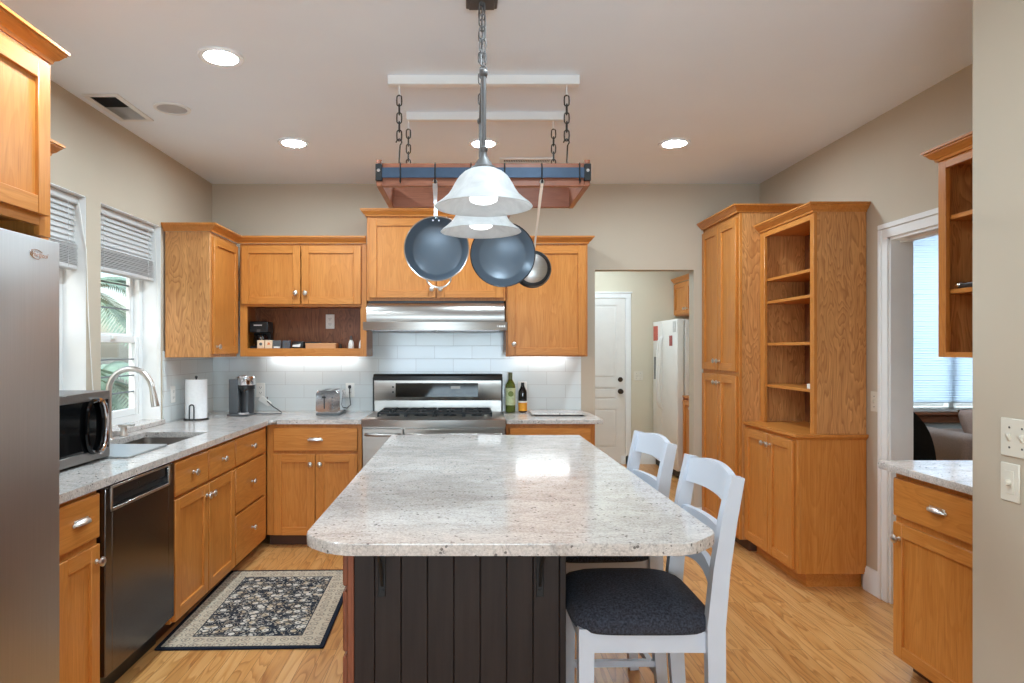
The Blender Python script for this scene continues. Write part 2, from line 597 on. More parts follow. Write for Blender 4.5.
    def ball(s, c, rx, ry=None, rz=None, n=16, m=10):
        ry = rx if ry is None else ry
        rz = rx if rz is None else rz
        rows = []
        for i in range(m + 1):
            th = math.pi * i / m
            if i in (0, m):
                rows.append([s.v(c[0], c[1], c[2] + rz * math.cos(th))])
            else:
                rows.append([s.v(c[0] + rx * math.sin(th) * math.cos(2 * math.pi * j / n), c[1] + ry * math.sin(th) * math.sin(2 * math.pi * j / n), c[2] + rz * math.cos(th)) for j in range(n)])
        for a, b in zip(rows, rows[1:]):
            for j in range(n):
                q = (j + 1) % n
                if len(a) == 1:
                    s.face([a[0], b[q], b[j]])
                elif len(b) == 1:
                    s.face([a[j], a[q], b[0]])
                else:
                    s.face([a[j], a[q], b[q], b[j]])
        return s
    def sweep(s, path, prof, side=1):
        """profile [(out, z)] swept along an XY path with mitred corners; side=+1: out is to the right of travel"""
        n = len(path)
        rows = []
        for i in range(n):
            p = Vector(path[i]).to_2d()
            ds = []
            if i > 0:
                ds.append((p - Vector(path[i - 1]).to_2d()).normalized())
            if i < n - 1:
                ds.append((Vector(path[i + 1]).to_2d() - p).normalized())
            ns = [Vector((d.y, -d.x)) * side for d in ds]
            if len(ns) == 2:
                mt = (ns[0] + ns[1]).normalized()
                mt = mt / max(0.3, mt.dot(ns[0]))
            else:
                mt = ns[0]
            rows.append([s.v(p.x + mt.x * o, p.y + mt.y * o, z) for o, z in prof])
        k = len(prof)
        for a, b in zip(rows, rows[1:]):
            for j in range(k):
                q = (j + 1) % k
                s.face([a[j], a[q], b[q], b[j]])
        s.face(rows[0][::-1])
        s.face(rows[-1])
        return s
    def build(s, name, mat=None, parent=None, angle=38, loc=None):
        bmesh.ops.recalc_face_normals(s.bm, faces=s.bm.faces[:])
        if parent is not None:
            r = parent
            while r.parent:
                r = r.parent
            off = Vector(r.location)
        else:
            if loc is None:
                xs = [v.co for v in s.bm.verts]
                lo = Vector((min(c.x for c in xs), min(c.y for c in xs), min(c.z for c in xs)))
                hi = Vector((max(c.x for c in xs), max(c.y for c in xs), max(c.z for c in xs)))
                loc = Vector(((lo.x + hi.x) / 2, (lo.y + hi.y) / 2, lo.z))
            off = Vector(loc)
        for v in s.bm.verts:
            v.co -= off
        me = bpy.data.meshes.new(name)
        s.bm.to_mesh(me)
        s.bm.free()
        flags = [p.use_smooth for p in me.polygons]
        me.set_sharp_from_angle(angle=R(angle))
        me.polygons.foreach_set('use_smooth', flags)
        for m in (s.mats or [mat]):
            me.materials.append(m)
        o = bpy.data.objects.new(name, me)
        COL.objects.link(o)
        if parent is not None:
            o.parent = parent
        else:
            o.location = off
        return o

def tag(o, label=None, cat=None, group=None, kind=None):
    for k, v in (('label', label), ('category', cat), ('group', group), ('kind', kind)):
        if v:
            o[k] = v
    return o

def thing(name, label, cat, loc=(0, 0, 0), group=None):
    o = bpy.data.objects.new(name, None)
    o.empty_display_size = 0.1
    COL.objects.link(o)
    o.location = loc
    return tag(o, label, cat, group)

def struct(o):
    o['kind'] = 'structure'
    return o

def copy_tree(o, parent=None):
    c = o.copy()
    COL.objects.link(c)
    if parent is not None:
        c.parent = parent
    for ch in list(o.children):
        copy_tree(ch, c)
    return c

def box(name, mat, parent, *a, bev=0.0, seg=1, mapf=None):
    return M(mapf).box(*a, bev=bev, seg=seg).build(name, mat, parent)

# ------------------------------------------------------------------ the setting
XL, XR, YB, H = -2.06, 2.346, 5.36, 2.743
YF = -3.0
XN = 1.63          # near right wall face
struct(M().box(-2.4, 3.15, YF - 0.2, 8.4, -0.06, 0.0).box(3.15, 7.0, YF - 0.2, 6.95, -0.06, 0.0).build('floor', FLOOR, loc=(0, 0, 0)))
struct(M().box(-2.3, 3.15, YF - 0.2, 8.4, H, H + 0.08).box(3.15, 7.0, YF - 0.2, 6.95, H, H + 0.08).build('ceiling', CEIL, loc=(0, 0, H)))

W1 = (2.86, 3.595)
W2 = (3.735, 4.47)
WZ0, WZ1 = 0.914, 2.238
m = M()
xo = XL - 0.20
m.box(xo, XL, YF - 0.2, W1[0], 0, H)
m.box(xo, XL, W1[1], W2[0], 0, H)
m.box(xo, XL, W2[1], 8.4, 0, H)
for a, b in (W1, W2):
    m.box(xo, XL, a, b, 0, WZ0)
    m.box(xo, XL, a, b, WZ1, H)
struct(m.build('wall_left', WALL, loc=(0, 0, 0)))

OX0, OX1, OZ1 = 1.022, 1.819, 2.052
m = M()
m.box(XL, OX0, YB, YB + 0.12, 0, H)
m.box(OX0, OX1, YB, YB + 0.12, OZ1, H)
m.box(OX1, 3.15, YB, YB + 0.12, 0, H)
struct(m.build('wall_back', WALL, loc=(0, 0, 0)))

DY0, DY1, DZ = 3.06, 3.71, 2.034
m = M()
m.box(XR, XR + 0.127, DY1, YB, 0, H)
m.box(XR, XR + 0.127, DY0, DY1, DZ, H)
m.box(XR, XR + 0.127, 2.15, DY0, 0, H)
struct(m.build('wall_right', WALL, loc=(0, 0, 0)))
m = M().box(XN, XR + 0.127, YF, 2.160, 0, H, bev=0.012, seg=3)
struct(m.build('wall_near', WALL, loc=(0, 0, 0)))
# wall behind the camera; its wide window is unseen, added for light
m = M()
m.box(XL, -1.60, YF - 0.12, YF, 0, H)
m.box(1.00, XN, YF - 0.12, YF, 0, H)
m.box(-1.60, 1.00, YF - 0.12, YF, 0, 0.55)
m.box(-1.60, 1.00, YF - 0.12, YF, 2.05, H)
struct(m.build('wall_front', WALL, loc=(0, 0, 0)))
m = M()
for x in (-1.60, -0.33, 0.94):
    m.box(x, x + 0.06, YF - 0.09, YF - 0.03, 0.61, 1.99)
m.box(-1.60, 1.00, YF - 0.09, YF - 0.03, 0.55, 0.61)
m.box(-1.60, 1.00, YF - 0.09, YF - 0.03, 1.99, 2.05)
fw = struct(m.build('window_rear_added', WHT))
M().box(-1.56, 0.96, YF - 0.065, YF - 0.06, 0.6, 2.0).build('pane', PANE, fw)

# hall behind the opening
struct(M().box(0.30, 3.15, 8.2, 8.32, 0, H).build('wall_hall_back', HALLP, loc=(0, 0, 0)))
struct(M().box(3.05, 3.15, YB + 0.12, 8.2, 0, H).build('wall_hall_right', HALLP, loc=(0, 0, 0)))
struct(M().box(0.20, 0.30, YB + 0.12, 8.32, 0, H).build('wall_hall_left', HALLP, loc=(0, 0, 0)))
# side room behind the right doorway
SY = 6.8
m = M()
m.box(3.15, 4.0, SY, SY + 0.12, 0, H)
m.box(5.9, 7.0, SY, SY + 0.12, 0, H)
m.box(4.0, 5.9, SY, SY + 0.12, 0, 0.77)
m.box(4.0, 5.9, SY, SY + 0.12, 2.69, H)
struct(m.build('wall_side_room', ROOM2, loc=(0, 0, 0)))
struct(M().box(6.88, 7.0, 1.0, SY, 0, H).build('wall_side_room_right', ROOM2, loc=(0, 0, 0)))
struct(M().box(XR + 0.127, 7.0, 0.9, 1.0, 0, H).build('wall_side_room_front', ROOM2, loc=(0, 0, 0)))

# door casing, door lining of the right doorway
m = M()
m.box(XR - 0.013, XR, DY1, DY1 + 0.046, 0, DZ, bev=0.002)
m.box(XR - 0.022, XR, DY1 + 0.046, DY1 + 0.074, 0, DZ + 0.052, bev=0.004)
m.box(XR - 0.013, XR, DY0 - 0.05, DY0, 0, DZ, bev=0.002)
m.box(XR - 0.013, XR, DY0 - 0.05, DY1 + 0.046, DZ, DZ + 0.052, bev=0.002)
m.box(XR - 0.022, XR, DY0 - 0.05, DY1 + 0.074, DZ + 0.052, DZ + 0.082, bev=0.004)
m.box(XR, XR + 0.127, DY1 - 0.012, DY1, 0, DZ)
m.box(XR, XR + 0.127, DY0, DY0 + 0.012, 0, DZ)
m.box(XR, XR + 0.127, DY0, DY1, DZ - 0.015, DZ)
m.box(XR + 0.05, XR + 0.09, DY0, DY1, DZ - 0.028, DZ - 0.015)
struct(m.build('trim_1', WHT))
BP = [(0, 0), (0.016, 0), (0.016, 0.10), (0.012, 0.108), (0.012, 0.125), (0.006, 0.14), (0, 0.14)]
struct(M().sweep([(XR, 3.93), (XR, DY1 + 0.074)], BP, 1).build('baseboard_right', WHT))
struct(M().sweep([(1.88, 8.2), (3.0, 8.2)], BP, 1).build('baseboard_hall', WHT))
struct(M().sweep([(OX1, YB), (1.885, YB)], BP, 1).build('baseboard_back', WHT))

# tiled backsplashes
struct(M().box(-2.06, 0.908, YB - 0.010, YB, 0.914, 1.80).build('trim_tile_back', TILEX, loc=(0, 0, 0)))
struct(M().box(XL, XL + 0.010, W2[1] + 0.02, YB - 0.010, 0.914, 1.40).build('trim_tile_left', TILEY, loc=(0, 0, 0)))

MUNT = plain('muntin_grey', (120, 126, 128), 0.5)
# kitchen windows: sill slab, frame, sashes, panes, glazing bars
def kitchen_window(name, y0, y1):
    m = M()
    xf0, xf1 = XL - 0.195, XL - 0.125
    m.box(xf0, xf1, y0, y0 + 0.045, 0.943, WZ1)
    m.box(xf0, xf1, y1 - 0.045, y1, 0.943, WZ1)
    m.box(xf0, xf1, y0 + 0.045, y1 - 0.045, WZ1 - 0.05, WZ1)
    m.box(xf0, xf1, y0 + 0.045, y1 - 0.045, 0.943, 0.985)
    w_ = struct(m.build(name, WHT))
    def sash(z0, z1, x0, x1):
        m = M()
        ya, yb = y0 + 0.045, y1 - 0.045
        m.box(x0, x1, ya, ya + 0.04, z0, z1, bev=0.004)
        m.box(x0, x1, yb - 0.04, yb, z0, z1, bev=0.004)
        m.box(x0, x1, ya + 0.04, yb - 0.04, z0, z0 + 0.045, bev=0.004)
        m.box(x0, x1, ya + 0.04, yb - 0.04, z1 - 0.045, z1, bev=0.004)
        s_ = m.build('sash', WHT, w_)
        xm = (x0 + x1) / 2
        M().box(xm - 0.003, xm + 0.003, ya + 0.03, yb - 0.03, z0 + 0.03, z1 - 0.03).build('pane', PANE, s_)
        m = M()
        k = 4
        for i in range(1, k):
            z = z0 + 0.045 + (z1 - z0 - 0.09) * i / k
            m.box(xm - 0.006, xm + 0.006, ya + 0.03, yb - 0.03, z - 0.0045, z + 0.0045)
        m.build('muntin', MUNT, s_)
    sash(1.47, 2.19, xf0 + 0.002, xf0 + 0.032)
    sash(0.985, 1.50, xf0 + 0.036, xf0 + 0.066)
    M().box(xf1, xf1 + 0.012, (y0 + y1) / 2 - 0.03, (y0 + y1) / 2 + 0.03, 1.475, 1.50, bev=0.003).build('latch', PLASW, w_)
kitchen_window('window_2', *W1)
kitchen_window('window_3', *W2)
for i, (a, b) in enumerate((W1, W2)):
    struct(M().box(XL - 0.20, XL + 0.03, a, b, 0.914, 0.943, bev=0.003).build('trim_sill_%d' % (i + 1), GRAN, loc=(0, 0, 0)))
# white painted window returns
m = M()
for a, b in (W1, W2):
    m.box(XL - 0.125, XL - 0.002, a, a + 0.004, 0.943, WZ1 - 0.004)
    m.box(XL - 0.125, XL - 0.002, b - 0.004, b, 0.943, WZ1 - 0.004)
    m.box(XL - 0.125, XL - 0.002, a + 0.004, b - 0.004, WZ1 - 0.004, WZ1)
struct(m.build('trim_window_returns', WHT))

def blind(label, y0, y1, zb):
    t = thing('window_blind', label, 'blind', (XL - 0.06, (y0 + y1) / 2, WZ1 - 0.04), 'raised blinds in the kitchen windows')
    xc = XL - 0.065
    box('head_rail', BLIND, t, xc - 0.028, xc + 0.028, y0 + 0.008, y1 - 0.008, WZ1 - 0.045, WZ1 - 0.005, bev=0.004)
    m = M()
    z = WZ1 - 0.055
    stack = zb + 0.12
    while z > stack:                                    # hanging slats
        yc0, yc1 = y0 + 0.012, y1 - 0.012
        m.prism([(xc - 0.012, z + 0.020), (xc + 0.002, z + 0.004), (xc + 0.012, z - 0.020), (xc + 0.014, z - 0.019), (xc + 0.004, z + 0.006), (xc - 0.010, z + 0.022)], 'y', yc0, yc1)
        z -= 0.029
    z = zb + 0.03
    k = 0
    while z < stack + 0.012:                            # gathered slats at the bottom
        dx = 0.003 * math.sin(k * 2.1)
        m.box(xc - 0.025 + dx, xc + 0.025 + dx, y0 + 0.012, y1 - 0.012, z, z + 0.0032)
        z += 0.0085
        k += 1
    m.build('slats', BLIND, t)
    box('bottom_rail', BLIND, t, xc - 0.027, xc + 0.027, y0 + 0.012, y1 - 0.012, zb, zb + 0.026, bev=0.005)
    for yy in (y0 + 0.10, y1 - 0.10):
        M().cyl((xc + 0.028, yy, zb + 0.01), (xc + 0.028, yy, WZ1 - 0.04), 0.002, 6).build('ladder_cord', BLIND, t)
    return t
b1 = blind('pale slatted blind above the microwave, half hidden by the oak cabinet', W1[0], W1[1], 1.84)
b2 = blind('pale slatted blind above the kitchen faucet, beside the corner cabinet', W2[0], W2[1], 1.865)
M().tube([(XL - 0.03, 3.575, 2.2), (XL + 0.004, 3.585, 1.95), (XL + 0.008, 3.60, 1.6), (XL + 0.008, 3.635, 1.25), (XL + 0.008, 3.65, 1.16)], 0.003, 6).build('pull_cord', PLASW, b1)
M().tube([(XL - 0.03, 4.445, 2.2), (XL - 0.015, 4.45, 1.8), (XL - 0.013, 4.452, 1.3), (XL - 0.013, 4.452, 1.12)], 0.0025, 6).build('pull_cord', PLASW, b2)

# ------------------------------------------------------------------ cabinet kit
def face_back(Y):
    return lambda u, d, z: (u, Y - d, z)
def face_left(X):
    return lambda u, d, z: (X + d, u, z)
def face_right(X):
    return lambda u, d, z: (X - d, u, z)
CROWN = [(0, 0), (0.007, 0), (0.010, 0.014), (0.020, 0.022), (0.032, 0.042), (0.037, 0.046), (0.037, 0.053), (0.044, 0.055), (0.044, 0.068), (0, 0.068)]
def crown_at(z, h=0.068):
    z += h - 0.053                     # z + h is the top of the moulding
    return [(o, z + k * 0.053 / 0.068) for o, k in CROWN]

def knob(parent, mf, u, z, d=0.02):
    m = M(mf)
    m.lathe([(0, 0), (0.010, 0), (0.010, 0.003), (0.006, 0.006), (0.006, 0.015), (0.015, 0.019), (0.0185, 0.023), (0.0178, 0.028), (0.011, 0.033), (0, 0.0345)], (u, d, z), (0, 1, 0), 14)
    return m.build('knob', NICKEL, parent)

def cup_pull(parent, mf, u, z, d=0.02):
    m = M(mf)
    nu, nv = 16, 6
    rows = []
    for j in range(nv + 1):                 # lower lip to top seam: a hooded bin pull
        ph = math.pi * 0.5 * j / nv
        row = []
        for i in range(nu + 1):
            t = -1 + 2 * i / nu
            wdt = math.sqrt(max(0.0, 1 - abs(t) ** 2.4))
            x = u + 0.048 * t
            dep = 0.024 * wdt * math.cos(ph) ** 0.8 if j < nv else 0.0
            hh = 0.004 + 0.020 * wdt * math.sin(ph)
            row.append(m.v(x, d + 0.002 + dep, z - 0.010 + hh))
        rows.append(row)
    for a, b in zip(rows, rows[1:]):
        for i in range(nu):
            m.face([a[i], a[i + 1], b[i + 1], b[i]])
    m.ball((u - 0.047, d + 0.003, z - 0.004), 0.010, 0.004, 0.008, 10, 6)
    m.ball((u + 0.047, d + 0.003, z - 0.004), 0.010, 0.004, 0.008, 10, 6)
    m.box(u - 0.044, u + 0.044, d, d + 0.0025, z - 0.010, z + 0.012, bev=0.001)
    return m.build('pull', NICKEL, parent, angle=60)

def door(parent, mf, u0, u1, z0, z1, hm, knob_at=None, fr=0.057, name='door', vm=None):
    vm = vm or OZ
    m = M(mf)
    m.mat(vm)
    m.box(u0, u0 + fr, 0.001, 0.02, z0, z1, bev=0.0022)
    m.box(u1 - fr, u1, 0.001, 0.02, z0, z1, bev=0.0022)
    m.mat(hm)
    m.box(u0 + fr, u1 - fr, 0.001, 0.0198, z0, z0 + fr, bev=0.0016)
    m.box(u0 + fr, u1 - fr, 0.001, 0.0198, z1 - fr, z1, bev=0.0016)
    m.mat(vm)
    m.box(u0 + fr - 0.004, u1 - fr + 0.004, 0.001, 0.0085, z0 + fr - 0.004, z1 - fr + 0.004)
    o = m.build(name, None, parent)
    if knob_at:
        knob(o, mf, *knob_at)
    return o

def drawer(parent, mf, u0, u1, z0, z1, hm, pull='knob', at=None, name='drawer'):
    m = M(mf)
    m.mat(hm)
    m.box(u0, u1, 0.001, 0.02, z0, z1, bev=0.005, seg=2)
    o = m.build(name, None, parent)
    at = at or ((u0 + u1) / 2, (z0 + z1) / 2)
    (knob if pull == 'knob' else cup_pull)(o, mf, *at)
    return o

def base_cab(name, label, mf, u0, u1, depth, hm, ztop=0.881, toe=True, zb=0.088, hollow=False):
    """carcass with its face frame and a recessed toe kick; front plane at d=0"""
    base = mf((u0 + u1) / 2, -depth / 2, 0)
    t = thing(name, label, 'cabinet', base)
    m = M(mf)
    m.mat(OZ)
    if hollow:
        m.box(u0, u0 + 0.018, -depth, -0.02, zb, ztop)
        m.box(u1 - 0.012, u1, -depth, -0.02, zb, ztop)
        m.box(u0, u1, -depth, -0.02, zb, zb + 0.018)
        m.box(u0, u1, -0.02, 0, zb, ztop)
    else:
        m.box(u0, u1, -depth, 0, zb, ztop, bev=0.0015)
    m.build('carcass', None, t)
    if toe:
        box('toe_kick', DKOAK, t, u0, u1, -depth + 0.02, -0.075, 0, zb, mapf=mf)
    return t

# ---- left run
LX = -1.435
LD = LX - XL - 0.006
mfl = face_left(LX)
t = base_cab('base_cabinet', 'oak base cabinet between the stainless fridge and the dishwasher', mfl, 2.262, 2.573, LD, OY)
drawer(t, mfl, 2.30, 2.562, 0.693, 0.862, OY, 'cup', (2.437, 0.782))
door(t, mfl, 2.30, 2.562, 0.092, 0.668, OY, (2.535, 0.606))

# ---- dishwasher
t = thing('dishwasher', 'stainless dishwasher with black pocket handle under the left counter', 'dishwasher', (-1.72, 2.893, 0))
box('tub', BLK, t, -2.0, -1.455, 2.586, 3.200, 0.09, 0.872)
box('toe_kick', BLK, t, -2.0, -1.50, 2.586, 3.200, 0.0, 0.135)
m = M(face_left(-1.455))
Y0, Y1 = 2.590, 3.196
za, zb_ = 0.785, 0.864
ra, rb = 2.640, 3.135
m.mat(STD)
m.box(Y0, ra, 0, 0.045, 0.135, 0.872, bev=0.003)
m.box(rb, Y1, 0, 0.045, 0.135, 0.872, bev=0.003)
m.box(ra, rb, 0, 0.045, zb_, 0.872, bev=0.0015)
m.box(ra, rb, 0, 0.045, 0.135, za, bev=0.0015)
dw = m.build('door', None, t)
m = M(face_left(-1.455))
m.mat(BLK)
m.box(ra, rb, 0, 0.012, za, zb_)
m.box(ra, rb, 0.01, 0.032, za + 0.03, zb_, bev=0.006)
m.build('pocket', None, dw)
m = M(face_left(-1.41))
for q in ((ra - 0.012, ra, za - 0.012, zb_ + 0.010), (rb, rb + 0.012, za - 0.012, zb_ + 0.010), (ra - 0.012, rb + 0.012, za - 0.012, za), (ra - 0.012, rb + 0.012, zb_, zb_ + 0.010)):
    m.box(q[0], q[1], -0.002, 0.004, q[2], q[3], bev=0.0015)
m.build('pocket_rim', NICKEL, dw)
m = M(face_left(-1.423)); m.box(2.865, 2.885, 0, 0.002, 0.838, 0.842); m.build('badge', CHROME, dw)

# ---- sink base and drawer stack
t = base_cab('sink_base_cabinet', 'oak sink base cabinet with two doors and two false drawers', mfl, 3.204, 4.052, LD, OY, hollow=True)
drawer(t, mfl, 3.222, 3.630, 0.698, 0.862, OY, 'knob', (3.43, 0.782))
drawer(t, mfl, 3.642, 4.046, 0.698, 0.862, OY, 'knob', (3.84, 0.782))
door(t, mfl, 3.222, 3.630, 0.092, 0.682, OY, (3.606, 0.622))
door(t, mfl, 3.642, 4.046, 0.092, 0.682, OY, (3.667, 0.622))
t = base_cab('drawer_cabinet', 'oak drawer base cabinet of three drawers in the left corner', mfl, 4.054, 4.735, LD, OY)
drawer(t, mfl, 4.066, 4.655, 0.698, 0.862, OY, 'knob', (4.36, 0.782))
drawer(t, mfl, 4.066, 4.655, 0.408, 0.682, OY, 'knob', (4.36, 0.55))
drawer(t, mfl, 4.066, 4.655, 0.092, 0.392, OY, 'knob', (4.36, 0.25))

# ---- back run
BY = 4.748
BD = YB - BY - 0.012
mfb = face_back(BY)
t = base_cab('base_cabinet', 'oak base cabinet with wide drawer left of the range', mfb, -1.434, -0.757, BD, OX)
drawer(t, mfb, -1.383, -0.786, 0.690, 0.855, OX, 'cup', (-1.085, 0.773))
door(t, mfb, -1.383, -1.088, 0.092, 0.668, OX, (-1.118, 0.598))
door(t, mfb, -1.080, -0.786, 0.092, 0.668, OX, (-1.050, 0.598))
t = base_cab('base_cabinet', 'oak base cabinet right of the range under the bottles', mfb, 0.272, 0.905, BD, OX)
drawer(t, mfb, 0.297, 0.872, 0.690, 0.855, OX, 'cup', (0.585, 0.773))
door(t, mfb, 0.297, 0.580, 0.092, 0.668, OX, (0.552, 0.598))
door(t, mfb, 0.588, 0.872, 0.092, 0.668, OX, (0.618, 0.598))

# ---- near right cabinet
mfr = face_right(1.88)
t = base_cab('base_cabinet', 'oak base cabinet under the short granite counter by the right doorway', mfr, 2.16, 2.925, XR - 1.88 - 0.004, OY)
drawer(t, mfr, 2.20, 2.915, 0.690, 0.855, OY, 'cup', (2.64, 0.775))
door(t, mfr, 2.20, 2.915, 0.080, 0.662, OY, (2.872, 0.597))
M().box(1.883, XR - 0.02, 2.925, 2.929, 0.09, 0.881).build('end_panel', PLY, t)

# ------------------------------------------------------------------ worktops
CT, CB = 0.914, 0.882
FX, FY = -1.403, 4.720
sx0, sx1, sy0, sy1 = -1.945, -1.565, 3.27, 4.015     # sink cut-out
m = M()
m.box(XL, sx0, 2.262, 5.352, CB, CT)
m.box(sx1, FX, 2.262, FY, CB, CT)
m.box(sx0, sx1, 2.262, sy0, CB, CT)
m.box(sx0, sx1, sy1, 5.352, CB, CT)
m.box(sx1, FX, FY, 5.352, CB, CT)
m.prism([(FX, FY - 0.05), (FX + 0.05, FY), (FX, FY)], 'z', CB, CT)
m.box(FX, -0.757, FY, 5.352, CB, CT)
bmesh.ops.remove_doubles(m.bm, verts=m.bm.verts[:], dist=1e-5)
tag((m.build('countertop', GRAN, loc=(0, 0, CB))), 'long white granite countertop turning the left corner around the sink', 'countertop')
m = M().box(0.272, 0.958, FY, 5.352, CB, CT, bev=0.003)
tag((m.build('countertop', GRAN, loc=(0, 0, CB))), 'short white granite countertop right of the range carrying two bottles', 'countertop')
m = M().prism([(1.832, 2.155), (XR - 0.003, 2.155), (XR - 0.003, 3.0), (1.855, 3.0), (1.832, 2.975)], 'z', CB, CT, bev=0.004)
tag((m.build('countertop', GRAN, loc=(0, 0, CB))), 'small white granite countertop beside the right doorway', 'countertop')

# ---- sink
t = thing('kitchen_sink', 'stainless double bowl sink set under the kitchen window', 'sink', ((sx0 + sx1) / 2, (sy0 + sy1) / 2, 0.70))
def bowl(y0, y1):
    m = M()
    x0, x1, zt, zb = sx0 - 0.004, sx1 + 0.004, CB - 0.001, 0.705
    e = 0.035
    top = [(x0, y0), (x1, y0), (x1, y1), (x0, y1)]
    def ring(ins, z, rr):
        pts = []
        for cx, cy, a0 in ((x0 + ins + rr, y0 + ins + rr, 180), (x1 - ins - rr, y0 + ins + rr, 270), (x1 - ins - rr, y1 - ins - rr, 0), (x0 + ins + rr, y1 - ins - rr, 90)):
            for k in range(5):
                an = R(a0 + 22.5 * k)
                pts.append(m.v(cx + rr * math.cos(an), cy + rr * math.sin(an), z))
        return pts
    rs = [ring(-0.012, zt, 0.06), ring(0, zt, 0.05), ring(0.006, zb + 0.03, 0.05), ring(0.016, zb + 0.008, 0.045), ring(0.04, zb, 0.04)]
    for a, b in zip(rs, rs[1:]):
        for i in range(20):
            j = (i + 1) % 20
            m.face([a[i], a[j], b[j], b[i]])
    m.face(rs[-1])
    o = m.build('bowl', STX, t)
    cx, cy = (x0 + x1) / 2, (y0 + y1) / 2
    M().lathe([(0, 0.004), (0.02, 0.004), (0.024, 0.002), (0.04, 0.003), (0.043, 0.0005), (0.043, 0)], (cx, cy, zb), (0, 0, 1), 18).build('drain', CHROME, o)
bowl(sy0, 3.64)
bowl(3.68, sy1)
box('divider', STX, t, sx0, sx1, 3.652, 3.668, 0.80, CB - 0.004, bev=0.004, seg=2)
# board across the near end of the sink
m = M().box(-1.93, -1.552, 3.045, 3.44, 0.9145, 0.925, bev=0.003)
tag(m.build('draining_board', plain('board_grey', (150, 151, 150), 0.3), None), 'flat grey draining board lying across the near end of the sink', 'board')

# ---- faucet
t = thing('kitchen_faucet', 'brushed gooseneck faucet standing behind the double sink', 'faucet', (-1.995, 3.66, CT))
fx, fy = -1.975, 3.66
m = M()
m.lathe([(0, 0), (0.028, 0), (0.028, 0.006), (0.022, 0.012), (0.019, 0.05), (0.016, 0.06), (0, 0.06)], (fx, fy, CT), (0, 0, 1), 18)
m.build('base', NICKEL, t)
pts = [(fx, fy, CT + 0.05), (fx, fy, 1.10), (fx, fy, 1.185)]
for k in range(1, 11):
    a = math.pi - math.pi * 0.94 * k / 10
    pts.append((fx + 0.120 + 0.120 * math.cos(a), fy, 1.185 + 0.122 * math.sin(a)))
M().tube(pts, 0.0155, 12).build('spout', NICKEL, t)
e = Vector(pts[-1])
d = (Vector(pts[-1]) - Vector(pts[-2])).normalized()
d = Vector((0.18, 0, -1)).normalized()
m = M()
m.lathe([(0, -0.01), (0.0145, -0.01), (0.0155, 0.02), (0.020, 0.075), (0.022, 0.105), (0.021, 0.112), (0, 0.112)], e, d, 16)
m.build('spray_head', NICKEL, t)
m = M()
hx, hy = -1.985, 3.84
m.lathe([(0, 0), (0.024, 0), (0.024, 0.006), (0.02, 0.012), (0.019, 0.055), (0, 0.057)], (hx, hy, CT), (0, 0, 1), 16)
m.box(hx - 0.025, hx + 0.055, hy - 0.022, hy + 0.022, CT + 0.055, CT + 0.069, bev=0.004, seg=2)
m.build('lever', NICKEL, t)

# ------------------------------------------------------------------ wall cabinets
UZ0, UZ1 = 1.358, 2.194
def closed_box(t, mf, u0, u1, depth, z0, z1, mat=None):
    return M(mf).mat(mat or OZ).box(u0, u1, -depth, 0, z0, z1, bev=0.0015).build('carcass', None, t)

# over the fridge
mfo = face_left(-1.41)
t = thing('fridge_cabinet', 'oak cabinet mounted above the stainless fridge', 'cabinet', (-1.75, 1.75, 1.78))
m = M(mfo); m.mat(OZ)
m.box(1.25, 2.25, -0.645, -0.02, 1.845, 2.375)
m.box(1.25, 1.31, -0.02, 0, 1.79, 2.375, bev=0.0015)
m.box(2.19, 2.25, -0.02, 0, 1.79, 2.375, bev=0.0015)
m.box(2.232, 2.25, -0.645, -0.02, 1.79, 1.845)
m.mat(OY)
m.box(1.31, 2.19, -0.02, 0, 1.822, 1.87)
m.box(1.31, 2.19, -0.02, 0, 2.30, 2.375)
m.build('carcass', None, t)
door(t, mfo, 1.30, 1.735, 1.855, 2.352, OY, (1.70, 1.90))
door(t, mfo, 1.745, 2.213, 1.855, 2.352, OY, (1.78, 1.90))
M().mat(OY).sweep([(-1.413, 1.25), (-1.413, 2.25), (-2.055, 2.25)], crown_at(2.362, 0.070), 1).build('crown', None, t)

# peeking cabinet on the left wall
mfp = face_left(-1.745)
t = thing('wall_cabinet', 'oak wall cabinet just beyond the fridge, only its crown tip showing', 'cabinet', (-1.9, 2.51, UZ0))
closed_box(t, mfp, 2.262, 2.755, -1.745 - XL - 0.003, UZ0, UZ1 + 0.01)
door(t, mfp, 2.275, 2.742, UZ0 + 0.02, UZ1 - 0.01, OY, (2.70, 1.45))
M().mat(OY).sweep([(-1.735, 2.262), (-1.735, 2.755), (-2.055, 2.755)], crown_at(UZ1 + 0.006), 1).build('crown', None, t)

# left-wall corner cabinet
mfc = face_left(-1.745)
t = thing('corner_cabinet', 'tall-sided oak wall cabinet in the corner beside the sink window', 'cabinet', (-1.9, 4.76, UZ0))
M(mfc).mat(PLY).box(4.50, 5.022, -(-1.745 - XL) + 0.013, 0, UZ0, UZ1 + 0.014, bev=0.0015).build('carcass', None, t)
door(t, mfc, 4.532, 5.0, UZ0 + 0.022, UZ1 - 0.012, OY, (4.575, 1.432))
M().mat(OY).sweep([(-2.055, 4.50), (-1.735, 4.50), (-1.735, 5.02)], crown_at(UZ1), 1).build('crown', None, t)

